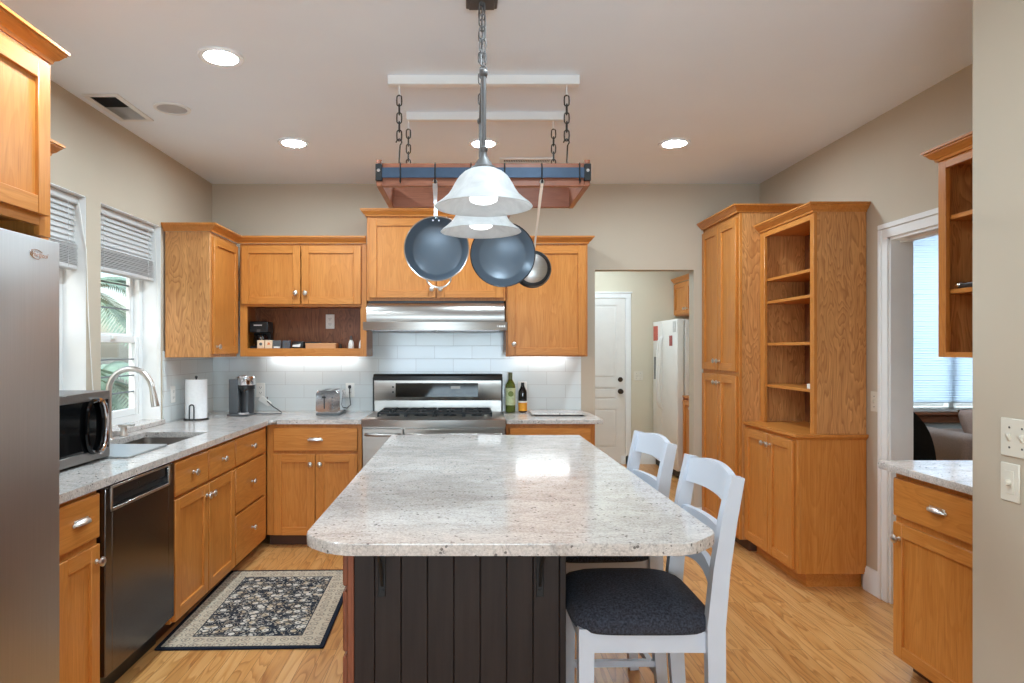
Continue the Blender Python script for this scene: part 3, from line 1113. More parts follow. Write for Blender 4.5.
# back upper with two doors above an open shelf
UY = 5.03
mfu = face_back(UY)
t = thing('wall_cabinet', 'oak wall cabinet with two doors above an open shelf nook', 'cabinet', (-1.24, 5.19, UZ0))
u0, u1 = -1.722, -0.766
dep = YB - UY - 0.012
m = M(mfu); m.mat(OZ)
m.box(u0, u0 + 0.018, -dep, -0.02, UZ0, UZ1 + 0.014)
m.box(u1 - 0.018, u1, -dep, -0.02, UZ0, UZ1 + 0.014)
m.mat(OX)
m.box(u0 + 0.018, u1 - 0.018, -dep, -0.02, UZ1 - 0.018, UZ1)
m.box(u0 + 0.018, u1 - 0.018, -dep, -0.02, 1.742, 1.76)
m.box(u0 + 0.018, u1 - 0.018, -dep, -0.02, UZ0 + 0.03, 1.416)
m.mat(OZ)
m.box(u0, -1.668, -0.02, 0, UZ0, UZ1 + 0.014, bev=0.001)
m.box(-0.812, u1, -0.02, 0, UZ0, UZ1 + 0.014, bev=0.001)
m.mat(OX)
m.box(-1.668, -0.812, -0.02, -0.0005, UZ0, 1.420, bev=0.001)
m.box(-1.668, -0.812, -0.02, -0.0005, 1.735, 1.765)
m.box(-1.668, -0.812, -0.02, -0.0005, 2.16, UZ1 + 0.014)
m.build('carcass', None, t)
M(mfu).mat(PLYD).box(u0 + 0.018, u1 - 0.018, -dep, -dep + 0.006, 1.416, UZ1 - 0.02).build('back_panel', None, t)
door(t, mfu, -1.706, -1.262, 1.752, 2.192, OX, (-1.295, 1.835))
door(t, mfu, -1.254, -0.806, 1.752, 2.192, OX, (-1.222, 1.835))
M().mat(OX).sweep([(-1.722, UY - 0.01), (-0.766, UY - 0.01)], crown_at(UZ1), 1).build('crown', None, t)

# cabinet above the hood
HY = 4.985
mfh = face_back(HY)
t = thing('hood_cabinet', 'oak two-door cabinet directly above the range hood', 'cabinet', (-0.24, 5.17, 1.775))
closed_box(t, mfh, -0.757, 0.281, YB - HY - 0.003, 1.775, 2.408)
door(t, mfh, -0.738, -0.240, 1.797, 2.390, OX, (-0.27, 1.86))
door(t, mfh, -0.234, 0.264, 1.797, 2.390, OX, (-0.205, 1.86))
M().mat(OX).sweep([(-0.757, YB - 0.003), (-0.757, HY - 0.01), (0.281, HY - 0.01), (0.281, YB - 0.003)], crown_at(2.390), 1).build('crown', None, t)

# right upper
t = thing('wall_cabinet', 'oak single-door wall cabinet right of the range hood', 'cabinet', (0.6, 5.19, UZ0))
M(mfu).mat(OZ).box(0.285, 0.903, -dep, -0.02, UZ0 + 0.03, UZ1).box(0.285, 0.903, -0.02, 0, UZ0, UZ1 + 0.014, bev=0.0015).box(0.885, 0.903, -dep, -0.02, UZ0, UZ1 + 0.014).build('carcass', None, t)
door(t, mfu, 0.298, 0.886, UZ0 + 0.010, UZ1 - 0.004, OX, (0.345, 1.452))
M().mat(OX).sweep([(0.285, UY - 0.01), (0.903, UY - 0.01), (0.903, YB - 0.003)], crown_at(UZ1), 1).build('crown', None, t)

def under_light(label, x0, x1):
    t = thing('under_cabinet_light', label, 'light', ((x0 + x1) / 2, 5.295, UZ0 + 0.005))
    z = UZ0 + 0.03
    M().box(x0, x1, 5.275, 5.315, z - 0.014, z - 0.001, bev=0.003).build('housing', PLASW, t)
    M().box(x0 + 0.01, x1 - 0.01, 5.272, 5.300, z - 0.024, z - 0.0135).build('diffuser', STRIP, t)
under_light('slim lit strip lamp under the cabinet right of the hood', 0.375, 0.81)
under_light('slim lit strip lamp under the open shelf cabinet', -1.60, -0.86)

# ---- pantry
PX = 1.893
mpp = face_right(PX)
t = thing('pantry_cabinet', 'tall oak pantry cabinet standing against the back wall', 'cabinet', (2.12, 5.0, 0))
m = M(mpp); m.mat(PLY)
m.box(4.645, 5.355, -(XR - PX) + 0.003, -0.02, 0.085, 2.378)
m.mat(OZ)
m.box(4.645, 5.355, -0.02, 0, 0.085, 2.378, bev=0.0015)
m.build('carcass', None, t)
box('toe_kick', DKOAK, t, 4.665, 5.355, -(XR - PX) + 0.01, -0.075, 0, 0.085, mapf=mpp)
for (z0, z1, zk) in ((1.255, 2.335, 1.325), (0.105, 1.225, 1.165)):
    door(t, mpp, 4.668, 4.992, z0, z1, OY, (4.962, zk))
    door(t, mpp, 5.000, 5.335, z0, z1, OY, (5.030, zk))
M().mat(OY).sweep([(PX - 0.01, 5.355), (PX - 0.01, 4.645), (XR - 0.003, 4.645)], crown_at(2.352), 1).build('crown', None, t)

# ---- bookcase with base cabinet
t = thing('bookcase', 'oak bookcase with open shelves over a two-door base cabinet', 'bookcase', (2.15, 4.27, 0))
KX = 1.937
mk = face_right(KX)
kd = XR - KX - 0.004
m = M(mk); m.mat(OZ)
m.box(3.915, 4.640, -kd, -0.02, 0.092, 0.884)
m.mat(OZ)
m.box(3.915, 4.640, -0.02, 0, 0.092, 0.884, bev=0.0015)
m.build('carcass', None, t)
M(mk).mat(OY).box(3.965, 4.64, -kd, -0.075, 0, 0.092).build('toe_kick', None, t)
door(t, mk, 3.945, 4.262, 0.110, 0.872, OY, (4.228, 0.808))
door(t, mk, 4.270, 4.620, 0.110, 0.872, OY, (4.304, 0.808))
m = M(); m.mat(OY)
LED_P = [(0, 0.882), (0.006, 0.882), (0.012, 0.890), (0.022, 0.898), (0.022, 0.914), (-0.02, 0.914), (-0.02, 0.882)]
m.sweep([(KX, 4.640), (KX, 3.915), (XR - 0.004, 3.915)], LED_P, 1)
m.box(KX + 0.001, XR - 0.004, 3.916, 4.640, 0.884, 0.9135)
m.build('ledge', None, t)
KU = 2.034
mu = face_right(KU)
ku = XR - KU - 0.004
m = M(mu)
m.mat(PLY)
m.box(3.916, 3.934, -ku, -0.02, 0.914, 2.232)
m.box(4.620, 4.638, -ku, -0.02, 0.914, 2.232)
m.mat(OY)
m.box(3.934, 4.620, -ku, -0.02, 2.197, 2.225)
m.mat(OZ)
m.box(3.916, 3.962, -0.02, 0, 0.914, 2.232, bev=0.0015)
m.box(4.570, 4.638, -0.02, 0, 0.914, 2.232, bev=0.0015)
m.mat(OY)
m.box(3.962, 4.570, -0.02, -0.0003, 2.182, 2.232, bev=0.001)
m.build('upper_case', None, t)
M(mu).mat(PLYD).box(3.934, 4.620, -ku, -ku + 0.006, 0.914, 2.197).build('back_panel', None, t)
for zs in (1.898, 1.743, 1.458, 1.174):
    m = M(mu); m.mat(OY)
    m.box(3.936, 4.618, -ku + 0.008, -0.022, zs - 0.019, zs, bev=0.001)
    m.build('shelf', None, t)
M().mat(OY).sweep([(KU - 0.002, 4.638), (KU - 0.002, 3.916), (XR - 0.004, 3.916)], crown_at(2.205), 1).build('crown', None, t)
m = M().box(2.05, 2.10, 3.97, 4.03, 1.1745, 1.205, bev=0.002)
tag(m.build('small_box', PLASW), 'small white box at the front of the bookcase shelf', 'box')

# ---- near right open wall cabinet
RX = 2.028
mn = face_right(RX)
rd = XR - RX - 0.003
t = thing('wall_shelf_cabinet', 'open oak wall cabinet above the short counter by the doorway', 'cabinet', (2.18, 2.55, 1.38))
m = M(mn)
m.mat(PLY)
m.box(2.855, 2.873, -rd, -0.02, 1.38, 2.232)
m.box(2.155, 2.175, -rd, -0.02, 1.38, 2.21)
m.mat(OY)
m.box(2.175, 2.855, -rd, -0.02, 1.38, 1.40)
m.box(2.175, 2.855, -rd, -0.02, 2.205, 2.225)
m.mat(OZ)
m.box(2.828, 2.873, -0.02, 0, 1.38, 2.232, bev=0.0015)
m.box(2.155, 2.20, -0.02, 0, 1.38, 2.21, bev=0.0015)
m.mat(OY)
m.box(2.20, 2.828, -0.02, -0.0003, 1.38, 1.402)
m.box(2.20, 2.828, -0.02, -0.0003, 2.185, 2.232)
m.build('carcass', None, t)
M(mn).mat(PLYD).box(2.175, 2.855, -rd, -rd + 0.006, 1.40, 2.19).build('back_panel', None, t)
for zs in (1.983, 1.668):
    M(mn).mat(OY).box(2.177, 2.853, -rd + 0.008, -0.022, zs - 0.019, zs, bev=0.001).build('shelf', None, t)
M().mat(OY).sweep([(XR - 0.004, 2.873), (RX - 0.002, 2.873), (RX - 0.002, 2.155)], crown_at(2.205), 1).build('crown', None, t)
t = thing('under_cabinet_light', 'unseen strip lamp added under the open wall shelf to brighten the counter', 'light', (2.20, 2.5, 1.362))  # assumed lamp, out of view, added to brighten the counter below
M().box(2.17, 2.21, 2.22, 2.80, 1.368, 1.3795, bev=0.003).build('housing', PLASW, t)
M().box(2.175, 2.205, 2.23, 2.79, 1.3655, 1.3685).build('diffuser', emit('added_strip_glow', (0.93, 0.97, 1.0), 42.0), t)
t = thing('small_gadget', 'small silver and black gadget lying on the right wall shelf', 'gadget', (2.12, 2.71, 1.668))
M().box(2.055, 2.12, 2.60, 2.80, 1.6685, 1.690, bev=0.006, seg=2).build('case', BLK, t)
M().ball((2.075, 2.800, 1.684), 0.024, 0.030, 0.0155, 14, 8).build('silver_end', CHROME, t)

# ------------------------------------------------------------------ range and hood
t = thing('range_hood', 'stainless range hood mounted above the gas range', 'range hood', (-0.24, 5.1, 1.55))
m = M()
prof = [(5.35, 1.553), (4.835, 1.553), (4.835, 1.612), (5.35, 1.612)]
m.prism(prof, 'x', -0.763, 0.286, bev=0.003)
lip = m.build('lip', STX, t)
m = M()
prof = [(5.35, 1.612), (4.885, 1.612), (4.878, 1.64), (4.880, 1.68), (4.892, 1.72), (4.915, 1.745), (4.95, 1.757), (5.35, 1.757)]
m.prism(prof, 'x', -0.745, 0.268)
m.build('body', STX, t)
M().box(-0.745, 0.268, 4.99, 5.35, 1.757, 1.7745).build('top_filler', BLK, t)
m = M()
for k, x in enumerate((0.212, 0.224, 0.236, 0.248, 0.26)):
    m.box(x, x + (0.008 if k else 0.003), 4.8335, 4.8352, 1.573, 1.590 - (0.004 if 0 < k < 4 else 0))
m.build('badge', WHT, t)
for x in (-0.70, -0.22):
    M().box(x, x + 0.45, 4.90, 5.25, 1.5485, 1.5535).build('filter', STD, t)

t = thing('gas_range', 'wide stainless gas range with black grates and backguard', 'range', (-0.24, 5.0, 0))
gx0, gx1 = -0.750, 0.266
box('body', STX, t, gx0, gx1, 4.735, 5.345, 0.09, 0.895, bev=0.003)
box('toe_kick', BLK, t, gx0 + 0.02, gx1 - 0.02, 4.80, 5.30, 0.0, 0.09)
m = M()
m.prism([(4.690, 0.866), (4.690, 0.912), (4.700, 0.920), (5.27, 0.920), (5.27, 0.893), (4.735, 0.893), (4.735, 0.866)], 'x', gx0, gx1, bev=0.002)
m.build('cooktop', STX, t)
def oven_door(x0, x1):
    o = box('door', STX, t, x0, x1, 4.700, 4.734, 0.20, 0.852, bev=0.006, seg=2)
    m = M()
    z = 0.812
    k = 12
    pts = []
    for i in range(k + 1):
        a = -1 + 2 * i / k
        pts.append(((x0 + x1) / 2 + a * ((x1 - x0) / 2 - 0.022), 4.665 + 0.032 * abs(a) ** 6, z))
    m.tube(pts, 0.011, 10)
    m.build('handle', STX, o)
    if x1 - x0 > 0.4:
        M().box(x0 + 0.09, x1 - 0.09, 4.697, 4.702, 0.34, 0.70, bev=0.001).build('window', BLKG, o)
oven_door(gx0 + 0.004, -0.458)
oven_door(-0.452, gx1 - 0.004)
box('drawer', STX, t, gx0 + 0.004, gx1 - 0.004, 4.704, 4.734, 0.095, 0.19, bev=0.005)
m = M()
m.box(-0.742, 0.266, 5.275, 5.345, 0.90, 1.012, bev=0.002)
bgd = m.build('backguard', STX, t)
m = M()
m.prism([(5.268, 1.008), (5.258, 1.022), (5.258, 1.165), (5.345, 1.165), (5.345, 1.008)], 'x', -0.742, 0.266)
m.build('control_panel', STX, t)
m = M()
m.prism([(5.252, 1.166), (5.252, 1.200), (5.268, 1.216), (5.346, 1.216), (5.346, 1.166)], 'x', -0.748, 0.272, bev=0.003)
for x in (-0.752, 0.262):
    m.box(x, x + 0.012, 5.258, 5.346, 0.925, 1.19)
m.build('top_trim', BLK, t)
m = M()
m.box(-0.572, 0.080, 5.2535, 5.2585, 1.036, 1.146, bev=0.002)
m.mat(BLKG)
dsp = m.build('display', BLKG, t)
m = M()
for x in (-0.582, -0.492):
    pass
m.box(-0.136, -0.062, 5.2525, 5.254, 1.101, 1.122)
m.build('clock', CLOCK, dsp)
m = M()
for z in (1.115, 1.075):
    m.cyl((-0.592, 5.2585, z), (-0.592, 5.2555, z), 0.008, 12)
m.build('buttons', BLK, t)
def grate(x0, x1):
    m = M()
    z0, z1 = 0.921, 0.953
    y0, y1 = 4.86, 5.235
    b = 0.006
    ym = (y0 + y1) / 2
    for x in (x0, x1):
        m.box(x - b, x + b, y0, y1, z1 - 0.013, z1, bev=0.002)
    for y in (y0, ym, y1):
        m.box(x0, x1, y - b, y + b, z1 - 0.013, z1, bev=0.002)
    for y in ((y0 + ym) / 2, (y1 + ym) / 2):
        for sx in (-1, 1):
            xc = (x0 + x1) / 2
            m.box(min(xc + sx * 0.03, x0 if sx < 0 else x1), max(xc + sx * 0.03, x0 if sx < 0 else x1), y - 0.005, y + 0.005, z1 - 0.011, z1 + 0.004, bev=0.002)
        m.box((x0 + x1) / 2 - 0.005, (x0 + x1) / 2 + 0.005, y - 0.09, y - 0.03, z1 - 0.011, z1 + 0.004, bev=0.002)
        m.box((x0 + x1) / 2 - 0.005, (x0 + x1) / 2 + 0.005, y + 0.03, y + 0.09, z1 - 0.011, z1 + 0.004, bev=0.002)
    for x in (x0, x1):
        for y in (y0, ym, y1):
            m.box(x - b, x + b, y - b, y + b, z0, z1)
    m.build('grate', IRON, t)
    for y in ((y0 + ym) / 2, (y1 + ym) / 2):
        M().lathe([(0, 0), (0.05, 0), (0.048, 0.008), (0.034, 0.010), (0.034, 0.017), (0.03, 0.02), (0, 0.02)], ((x0 + x1) / 2, y, 0.920), (0, 0, 1), 18).build('burner', BLK, t)
for x0 in (-0.655, -0.448, -0.231, -0.024):
    grate(x0, x0 + 0.195)

# ------------------------------------------------------------------ island
t = thing('kitchen_island', 'kitchen island base with dark plank front panel and wooden drawers', 'island', (-0.03, 2.9, 0))
IY0, IY1 = 2.02, 3.82
m = M()
m.box(-0.346, 0.290, IY0 + 0.02, IY1, 0.09, 0.881)
m.build('carcass', ESP, t)
M().box(-0.30, 0.25, IY0 + 0.07, IY1 - 0.05, 0, 0.09).build('toe_kick', BLK, t)
m = M()
m.box(-0.346, 0.298, IY0 + 0.012, IY0 + 0.02, 0.0, 0.881)
edges = [-0.346] + [(-93.3 + 26.4 * k) * IY0 / 666 for k in range(8)] + [0.298]
for a, b in zip(edges, edges[1:]):
    m.box(a + 0.0006, b - 0.0006, IY0, IY0 + 0.014, 0.0, 0.881, bev=0.0022)
m.build('front_panel', ESP, t)
M().box(0.290, 0.300, IY0 + 0.02, IY1, 0.0, 0.881).build('side_panel', ESP, t)
mi = face_right(-0.366)
m = M(mi); m.mat(ISLW)
m.box(IY0, IY0 + 0.04, -0.02, 0, 0.0, 0.881, bev=0.002)
m.box(IY1 - 0.04, IY1, -0.02, 0, 0.0, 0.881, bev=0.002)
for k in range(1, 3):
    y = IY0 + (IY1 - IY0) * k / 3
    m.box(y - 0.03, y + 0.03, -0.02, 0, 0.09, 0.881)
for z0, z1 in ((0.09, 0.11), (0.470, 0.492), (0.668, 0.692), (0.855, 0.881)):
    m.box(IY0 + 0.04, IY1 - 0.04, -0.02, 0, z0, z1)
m.build('face_frame', None, t)
for k in range(3):
    ya = IY0 + 0.02 + (IY1 - IY0 - 0.02) * k / 3
    yb = IY0 - 0.02 + (IY1 - IY0 + 0.02) * (k + 1) / 3
    for z0, z1 in ((0.688, 0.862), (0.487, 0.672), (0.105, 0.472)):
        m = M(mi); m.mat(ISLW)
        m.box(ya, yb, 0.0005, 0.018, z0, z1, bev=0.004)
        o = m.build('drawer', None, t)
        knob(o, mi, (ya + yb) / 2, (z0 + z1) / 2, 0.018)
for x in (-0.260, 0.218):
    m = M()
    m.box(x - 0.011, x + 0.011, IY0 - 0.006, IY0 - 0.001, 0.665, 0.881, bev=0.0015)
    m.box(x - 0.011, x + 0.011, IY0 - 0.22, IY0 - 0.001, 0.8755, 0.8812, bev=0.0015)
    m.bar([(x, IY0 - 0.004, 0.70), (x, IY0 - 0.05, 0.78), (x, IY0 - 0.16, 0.874)], 0.004, 0.006, (1, 0, 0))
    m.cyl((x, IY0 - 0.009, 0.682), (x, IY0 - 0.005, 0.682), 0.006, 10)
    m.build('bracket', IRON, t)
# the island top
def rounded(pts, rad, n=4):
    out = []
    k = len(pts)
    for i in range(k):
        p, a, b = Vector(pts[i]), Vector(pts[i - 1]), Vector(pts[(i + 1) % k])
        r_ = rad
        p0 = p + (a - p).normalized() * r_
        p1 = p + (b - p).normalized() * r_
        for j in range(n + 1):
            s_ = j / n
            q = p0 * (1 - s_) ** 2 + p * 2 * s_ * (1 - s_) + p1 * s_ ** 2
            out.append((q.x, q.y))
    return out
top = [(-0.345, 1.715), (0.578, 1.715), (0.678, 1.815), (0.652, 3.885), (-0.448, 3.885), (-0.441, 1.80)]
f4 = rounded(top, 0.03)
top = f4[0:15] + [top[3], top[4]] + f4[25:30]
m = M().prism(top, 'z', CB, CT, bev=0.004)
tag((m.build('island_countertop', GRAN, loc=(0, 0, CB))), 'large white granite island top with clipped front corners', 'countertop')

# ------------------------------------------------------------------ counter stools
def make_stool():
    t = thing('counter_stool', 'white wooden counter stool with dark seat at the island front end', 'stool', (0, 0, 0), 'counter stools along the island')
    def leg(sy):
        m = M()
        m.bar([(-0.178, sy * 0.168, 0.61), (-0.182, sy * 0.175, 0.0)], 0.021, [0.0225, 0.018], (0, 1, 0))
        m.build('leg', STOOLW, t)
    def post(sy):
        m = M()
        y = sy * 0.19
        p = [(0.222, y, 0.0), (0.205, y, 0.22), (0.190, y, 0.45), (0.188, y, 0.62), (0.203, y, 0.78), (0.224, y, 0.92), (0.250, y, 1.05)]
        m.bar(p, 0.017, [0.019, 0.022, 0.025, 0.026, 0.024, 0.022, 0.019], (0, 1, 0))
        m.build('leg', STOOLW, t)
    for s_ in (-1, 1):
        leg(s_)
        post(s_)
    def rail(z0, z1, xa, xb, arch_t, arch_b, name='back_rail', mat=None):
        m = M()
        n = 10
        rows = []
        for i in range(n + 1):
            a = -1 + 2 * i / n
            y = 0.178 * a
            k = 1 - a * a
            bow = 0.018 * k
            q = []
            for (z, x) in ((z0 + arch_b * k, xa), (z1 + arch_t * k, xb)):
                q.append((m.v(x + bow - 0.010, y, z), m.v(x + bow + 0.010, y, z)))
            rows.append((q[0][0], q[0][1], q[1][1], q[1][0]))
        for a, b in zip(rows, rows[1:]):
            for j in range(4):
                k = (j + 1) % 4
                m.face([a[j], a[k], b[k], b[j]])
        m.face(rows[0])
        m.face(rows[-1][::-1])
        m.build(name, mat or STOOLW, t)
    rail(0.965, 1.042, 0.233, 0.248, 0.020, 0.008)
    rail(0.815, 0.885, 0.212, 0.222, 0.004, 0.002)
    rail(0.705, 0.745, 0.192, 0.198, 0.040, 0.040)
    m = M()
    for sy in (-1, 1):
        m.box(-0.165, 0.190, sy * 0.176 - 0.011, sy * 0.176 + 0.011, 0.542, 0.602)
    m.box(-0.188, -0.166, -0.165, 0.165, 0.542, 0.602)
    m.box(0.176, 0.198, -0.185, 0.185, 0.542, 0.602)
    m.build('apron', STOOLW, t)
    def stretch(p0, p1, hw=0.011):
        m = M()
        d = Vector(p1) - Vector(p0)
        sd = (0, 1, 0) if abs(d.x) > abs(d.y) else (1, 0, 0)
        m.bar([p0, p1], hw, 0.011, sd)
        m.build('stretcher', STOOLW, t)
    for sy in (-1, 1):
        stretch((-0.18, sy * 0.174, 0.205), (0.205, sy * 0.187, 0.205))
    stretch((-0.18, -0.17, 0.15), (-0.18, 0.17, 0.15))
    stretch((0.209, -0.18, 0.15), (0.209, 0.18, 0.15))
    # padded seat
    m = M()
    n = 18
    rows = []
    def pt(ax, ay, z):
        return m.v(-0.008 + 0.208 * ax, 0.212 * ay, z)
    def sup(a):
        ca, sa = math.cos(a), math.sin(a)
        r_ = (abs(ca) ** 5 + abs(sa) ** 5) ** (-1 / 5)
        return ca * r_, sa * r_
    N = 40
    for (k, z) in ((0.90, 0.597), (0.97, 0.600), (1.0, 0.612), (1.0, 0.626), (0.98, 0.642), (0.92, 0.655), (0.80, 0.668), (0.60, 0.683), (0.35, 0.693), (0.12, 0.697)):
        rows.append([pt(k * sup(2 * math.pi * i / N)[0], k * sup(2 * math.pi * i / N)[1], z) for i in range(N)])
    for a, b in zip(rows, rows[1:]):
        for i in range(N):
            j = (i + 1) % N
            m.face([a[i], a[j], b[j], b[i]])
    m.face(rows[0][::-1])
    m.face(rows[-1])
    m.build('seat_cushion', CANVAS, t, angle=70)
    return t
st = make_stool()
s2 = copy_tree(st)
s2['label'] = 'white wooden counter stool farther along the island, half hidden by its top'
st.location = (0.519, 2.10, 0)
s2.location = (0.522, 2.745, 0)
s2.rotation_euler = (0, 0, 0.06)

# ------------------------------------------------------------------ stainless fridge
t = thing('refrigerator', 'tall stainless side-by-side refrigerator at the left edge', 'refrigerator', (-1.72, 1.77, 0))
box('cabinet_body', DGREY, t, -2.04, -1.445, 1.315, 2.225, 0.02, 1.755)
for y0, y1 in ((1.31, 1.767), (1.773, 2.230)):
    m = M()
    m.prism(rounded([(-1.440, y0), (-1.366, y0), (-1.366, y1), (-1.440, y1)], 0.006, 3), 'z', 0.06, 1.770, bev=0.004)
    o = m.build('door', STZ, t)
    yh = y1 - 0.05 if y0 < 1.5 else y0 + 0.05
    m = M()
    m.tube([(-1.37, yh, 0.62), (-1.325, yh, 0.65), (-1.318, yh, 1.0), (-1.318, yh, 1.3), (-1.325, yh, 1.62), (-1.37, yh, 1.65)], 0.011, 10)
    m.build('handle', STZ, o)
def text_mesh(txt, size, mat, parent, mw, shear=0.0, ext=0.0008, name='logo'):
    cu = bpy.data.curves.new('text', 'FONT')
    cu.body = txt
    cu.size = size
    cu.extrude = ext
    cu.shear = shear
    cu.align_x = 'CENTER'
    cu.align_y = 'CENTER'
    ob = bpy.data.objects.new('text', cu)
    COL.objects.link(ob)
    bpy.context.view_layer.update()
    me = bpy.data.meshes.new_from_object(ob.evaluated_get(bpy.context.evaluated_depsgraph_get()))
    bpy.data.objects.remove(ob)
    r = parent
    while r.parent:
        r = r.parent
    me.transform(Matrix.Translation(-Vector(r.location)) @ mw)
    me.materials.clear()
    me.materials.append(mat)
    o = bpy.data.objects.new(name, me)
    COL.objects.link(o)
    o.parent = parent
    return o
# matrix for text on a face looking towards +X (text runs along +Y)
def on_posx(x, y, z):
    return Matrix(((0, 0, 1, x), (1, 0, 0, y), (0, 1, 0, z), (0, 0, 0, 1)))
def on_negy(x, y, z):
    return Matrix(((1, 0, 0, x), (0, 0, -1, y), (0, 1, 0, z), (0, 0, 0, 1)))
text_mesh('Whirlpool', 0.022, CHROME, o, on_posx(-1.3655, 2.116, 1.714), 0.35)
m = M()
k = 22
m.tube([(-1.3652, 2.112 + 0.036 * math.cos(2 * math.pi * i / k), 1.714 + 0.015 * math.sin(2 * math.pi * i / k) - 0.004 * math.cos(2 * math.pi * i / k)) for i in range(3, 18)], 0.0012, 6)
m.build('logo_ring', CHROME, o)

# ------------------------------------------------------------------ microwave
t = thing('microwave_oven', 'stainless and black microwave on the counter beside the fridge', 'microwave', (-1.84, 2.79, CT))
my0, my1, mz0, mz1, mx = 2.53, 3.05, 0.928, 1.226, -1.64
m = M()
m.box(-2.04, mx - 0.012, my0, my1, mz0, mz1, bev=0.006, seg=2)
m.build('case', STY, t)
m = M()
mfm = face_left(mx - 0.012)
m = M(mfm)
m.mat(STY)
m.box(my0, my1, 0, 0.012, mz1 - 0.038, mz1, bev=0.002)
m.box(my0, my1, 0, 0.012, mz0, mz0 + 0.040, bev=0.002)
m.box(my1 - 0.010, my1, 0, 0.0115, mz0 + 0.04, mz1 - 0.038)
m.build('bezel', None, t)
m = M(mfm); m.mat(BLKG)
m.box(my0, my1 - 0.010, 0, 0.010, mz0 + 0.041, mz1 - 0.039)
dm = m.build('door', None, t)
def oval(m, yc, zc, hy, hz, d, r, n=40, p=2.6):
    pts = []
    for i in range(n):
        a = 2 * math.pi * i / n
        ca, sa = math.cos(a), math.sin(a)
        k = (abs(ca) ** p + abs(sa) ** p) ** (-1 / p)
        pts.append((yc + hy * ca * k, d, zc + hz * sa * k))
    m.tube(pts, r, 8, closed=True)
hm_ = M(mfm)
oval(hm_, 2.915, 1.076, 0.064, 0.112, 0.020, 0.010)
h_ = hm_.build('handle', BLKG, dm)
m = M(mfm)
pts = []
for i in range(17):
    a = -math.pi / 2 + math.pi * i / 16
    ca, sa = math.cos(a), math.sin(a)
    k = (abs(ca) ** 2.6 + abs(sa) ** 2.6) ** (-1 / 2.6)
    pts.append((2.928 + 0.070 * ca * k, 0.024, 1.076 + 0.116 * sa * k))
m.tube(pts, 0.011, 8)
m.build('handle_trim', CHROME, h_)
M(mfm).box(my1 - 0.055, my1 - 0.020, 0.0095, 0.0108, mz1 - 0.080, mz1 - 0.058).build('clock', LED, dm)
m = M()
for x in (-2.0, -1.68):
    for y in (my0 + 0.04, my1 - 0.04):
        m.cyl((x, y, CT + 0.0005), (x, y, mz0 + 0.002), 0.014, 12)
m.build('feet', BLK, t)

# ------------------------------------------------------------------ things on the back counter
# paper towel holder
px, py = -1.93, 4.73
t = thing('paper_towel_holder', 'black wire paper towel holder with white roll in the corner', 'paper towel holder', (px, py, CT))
m = M()
m.lathe([(0, 0), (0.085, 0), (0.085, 0.008), (0.08, 0.011), (0, 0.011)], (px, py, CT), (0, 0, 1), 28)
m.build('base', BLK, t)
m = M()
m.cyl((px, py, CT + 0.01), (px, py, CT + 0.295), 0.006, 10)
m.ball((px, py, CT + 0.302), 0.010)
m.build('rod', BLK, t)
m = M()
hp = [(px - 0.016, py - 0.080, CT + 0.01)]
for k in range(9):
    a = math.pi - math.pi * k / 8
    hp.append((px + 0.016 * math.cos(a), py - 0.080, CT + 0.095 + 0.016 * math.sin(a)))
hp.append((px + 0.016, py - 0.080, CT + 0.01))
m.tube(hp, 0.0045, 8)
m.build('arm', BLK, t)
m = M().lathe([(0.02, 0.012), (0.074, 0.012), (0.074, 0.285), (0.02, 0.285)], (px, py, CT), (0, 0, 1), 36, closed=True)
tag(m.build('paper_towel_roll', PAPER), 'white paper towel roll standing on the black holder', 'paper towel')

# pod coffee machine
cx, cy = -1.705, 5.03
t = thing('pod_coffee_machine', 'grey pod coffee machine with chrome head beside the paper towels', 'coffee machine', (cx, cy, CT))
m = M()
m.prism(rounded([(cx - 0.10, cy - 0.09), (cx + 0.075, cy - 0.09), (cx + 0.075, cy + 0.10), (cx - 0.10, cy + 0.10)], 0.06, 5), 'z', CT + 0.0005, CT + 0.016, bev=0.003)
m.build('base', DGREY, t)
m = M()
m.prism(rounded([(cx - 0.085, cy - 0.055), (cx - 0.01, cy - 0.055), (cx - 0.01, cy + 0.10), (cx - 0.085, cy + 0.10)], 0.012, 3), 'z', CT + 0.016, CT + 0.275, bev=0.003)
m.build('water_tank', DGREY, t)
m = M()
m.lathe([(0, 0.016), (0.052, 0.016), (0.052, 0.205), (0, 0.205)], (cx + 0.030, cy + 0.028, CT), (0, 0, 1), 28)
m.build('column', plain('machine_dark', (58, 58, 60), 0.3), t)
m = M()
m.lathe([(0, 0.195), (0.060, 0.195), (0.066, 0.202), (0.066, 0.232), (0, 0.232)], (cx + 0.030, cy - 0.005, CT), (0, 0, 1), 32)
m.box(cx + 0.012, cx + 0.048, cy - 0.078, cy - 0.05, CT + 0.184, CT + 0.20, bev=0.004)
m.build('brew_head', BLK, t)
m = M()
m.lathe([(0, 0.231), (0.067, 0.231), (0.069, 0.236), (0.069, 0.285), (0.06, 0.296), (0, 0.298)], (cx + 0.030, cy - 0.005, CT), (0, 0, 1), 32)
m.box(cx + 0.002, cx + 0.058, cy - 0.085, cy - 0.03, CT + 0.285, CT + 0.304, bev=0.006, seg=2)
m.build('lid', CHROME, t)
m = M()
m.lathe([(0, 0.016), (0.04, 0.016), (0.042, 0.03), (0, 0.03)], (cx + 0.032, cy - 0.07, CT), (0, 0, 1), 20)
m.build('cup_tray', CHROME, t)
m = M()
m.tube([(-1.605, 5.33, 1.03), (-1.60, 5.30, 1.0), (-1.53, 5.24, 0.96), (-1.45, 5.18, 0.925), (-1.435, 5.12, 0.92), (-1.50, 5.08, 0.92), (-1.63, 5.09, 0.92), (-1.66, 5.06, 0.93)], 0.004, 8)
m.build('cord', CORDM, t)
m = M()
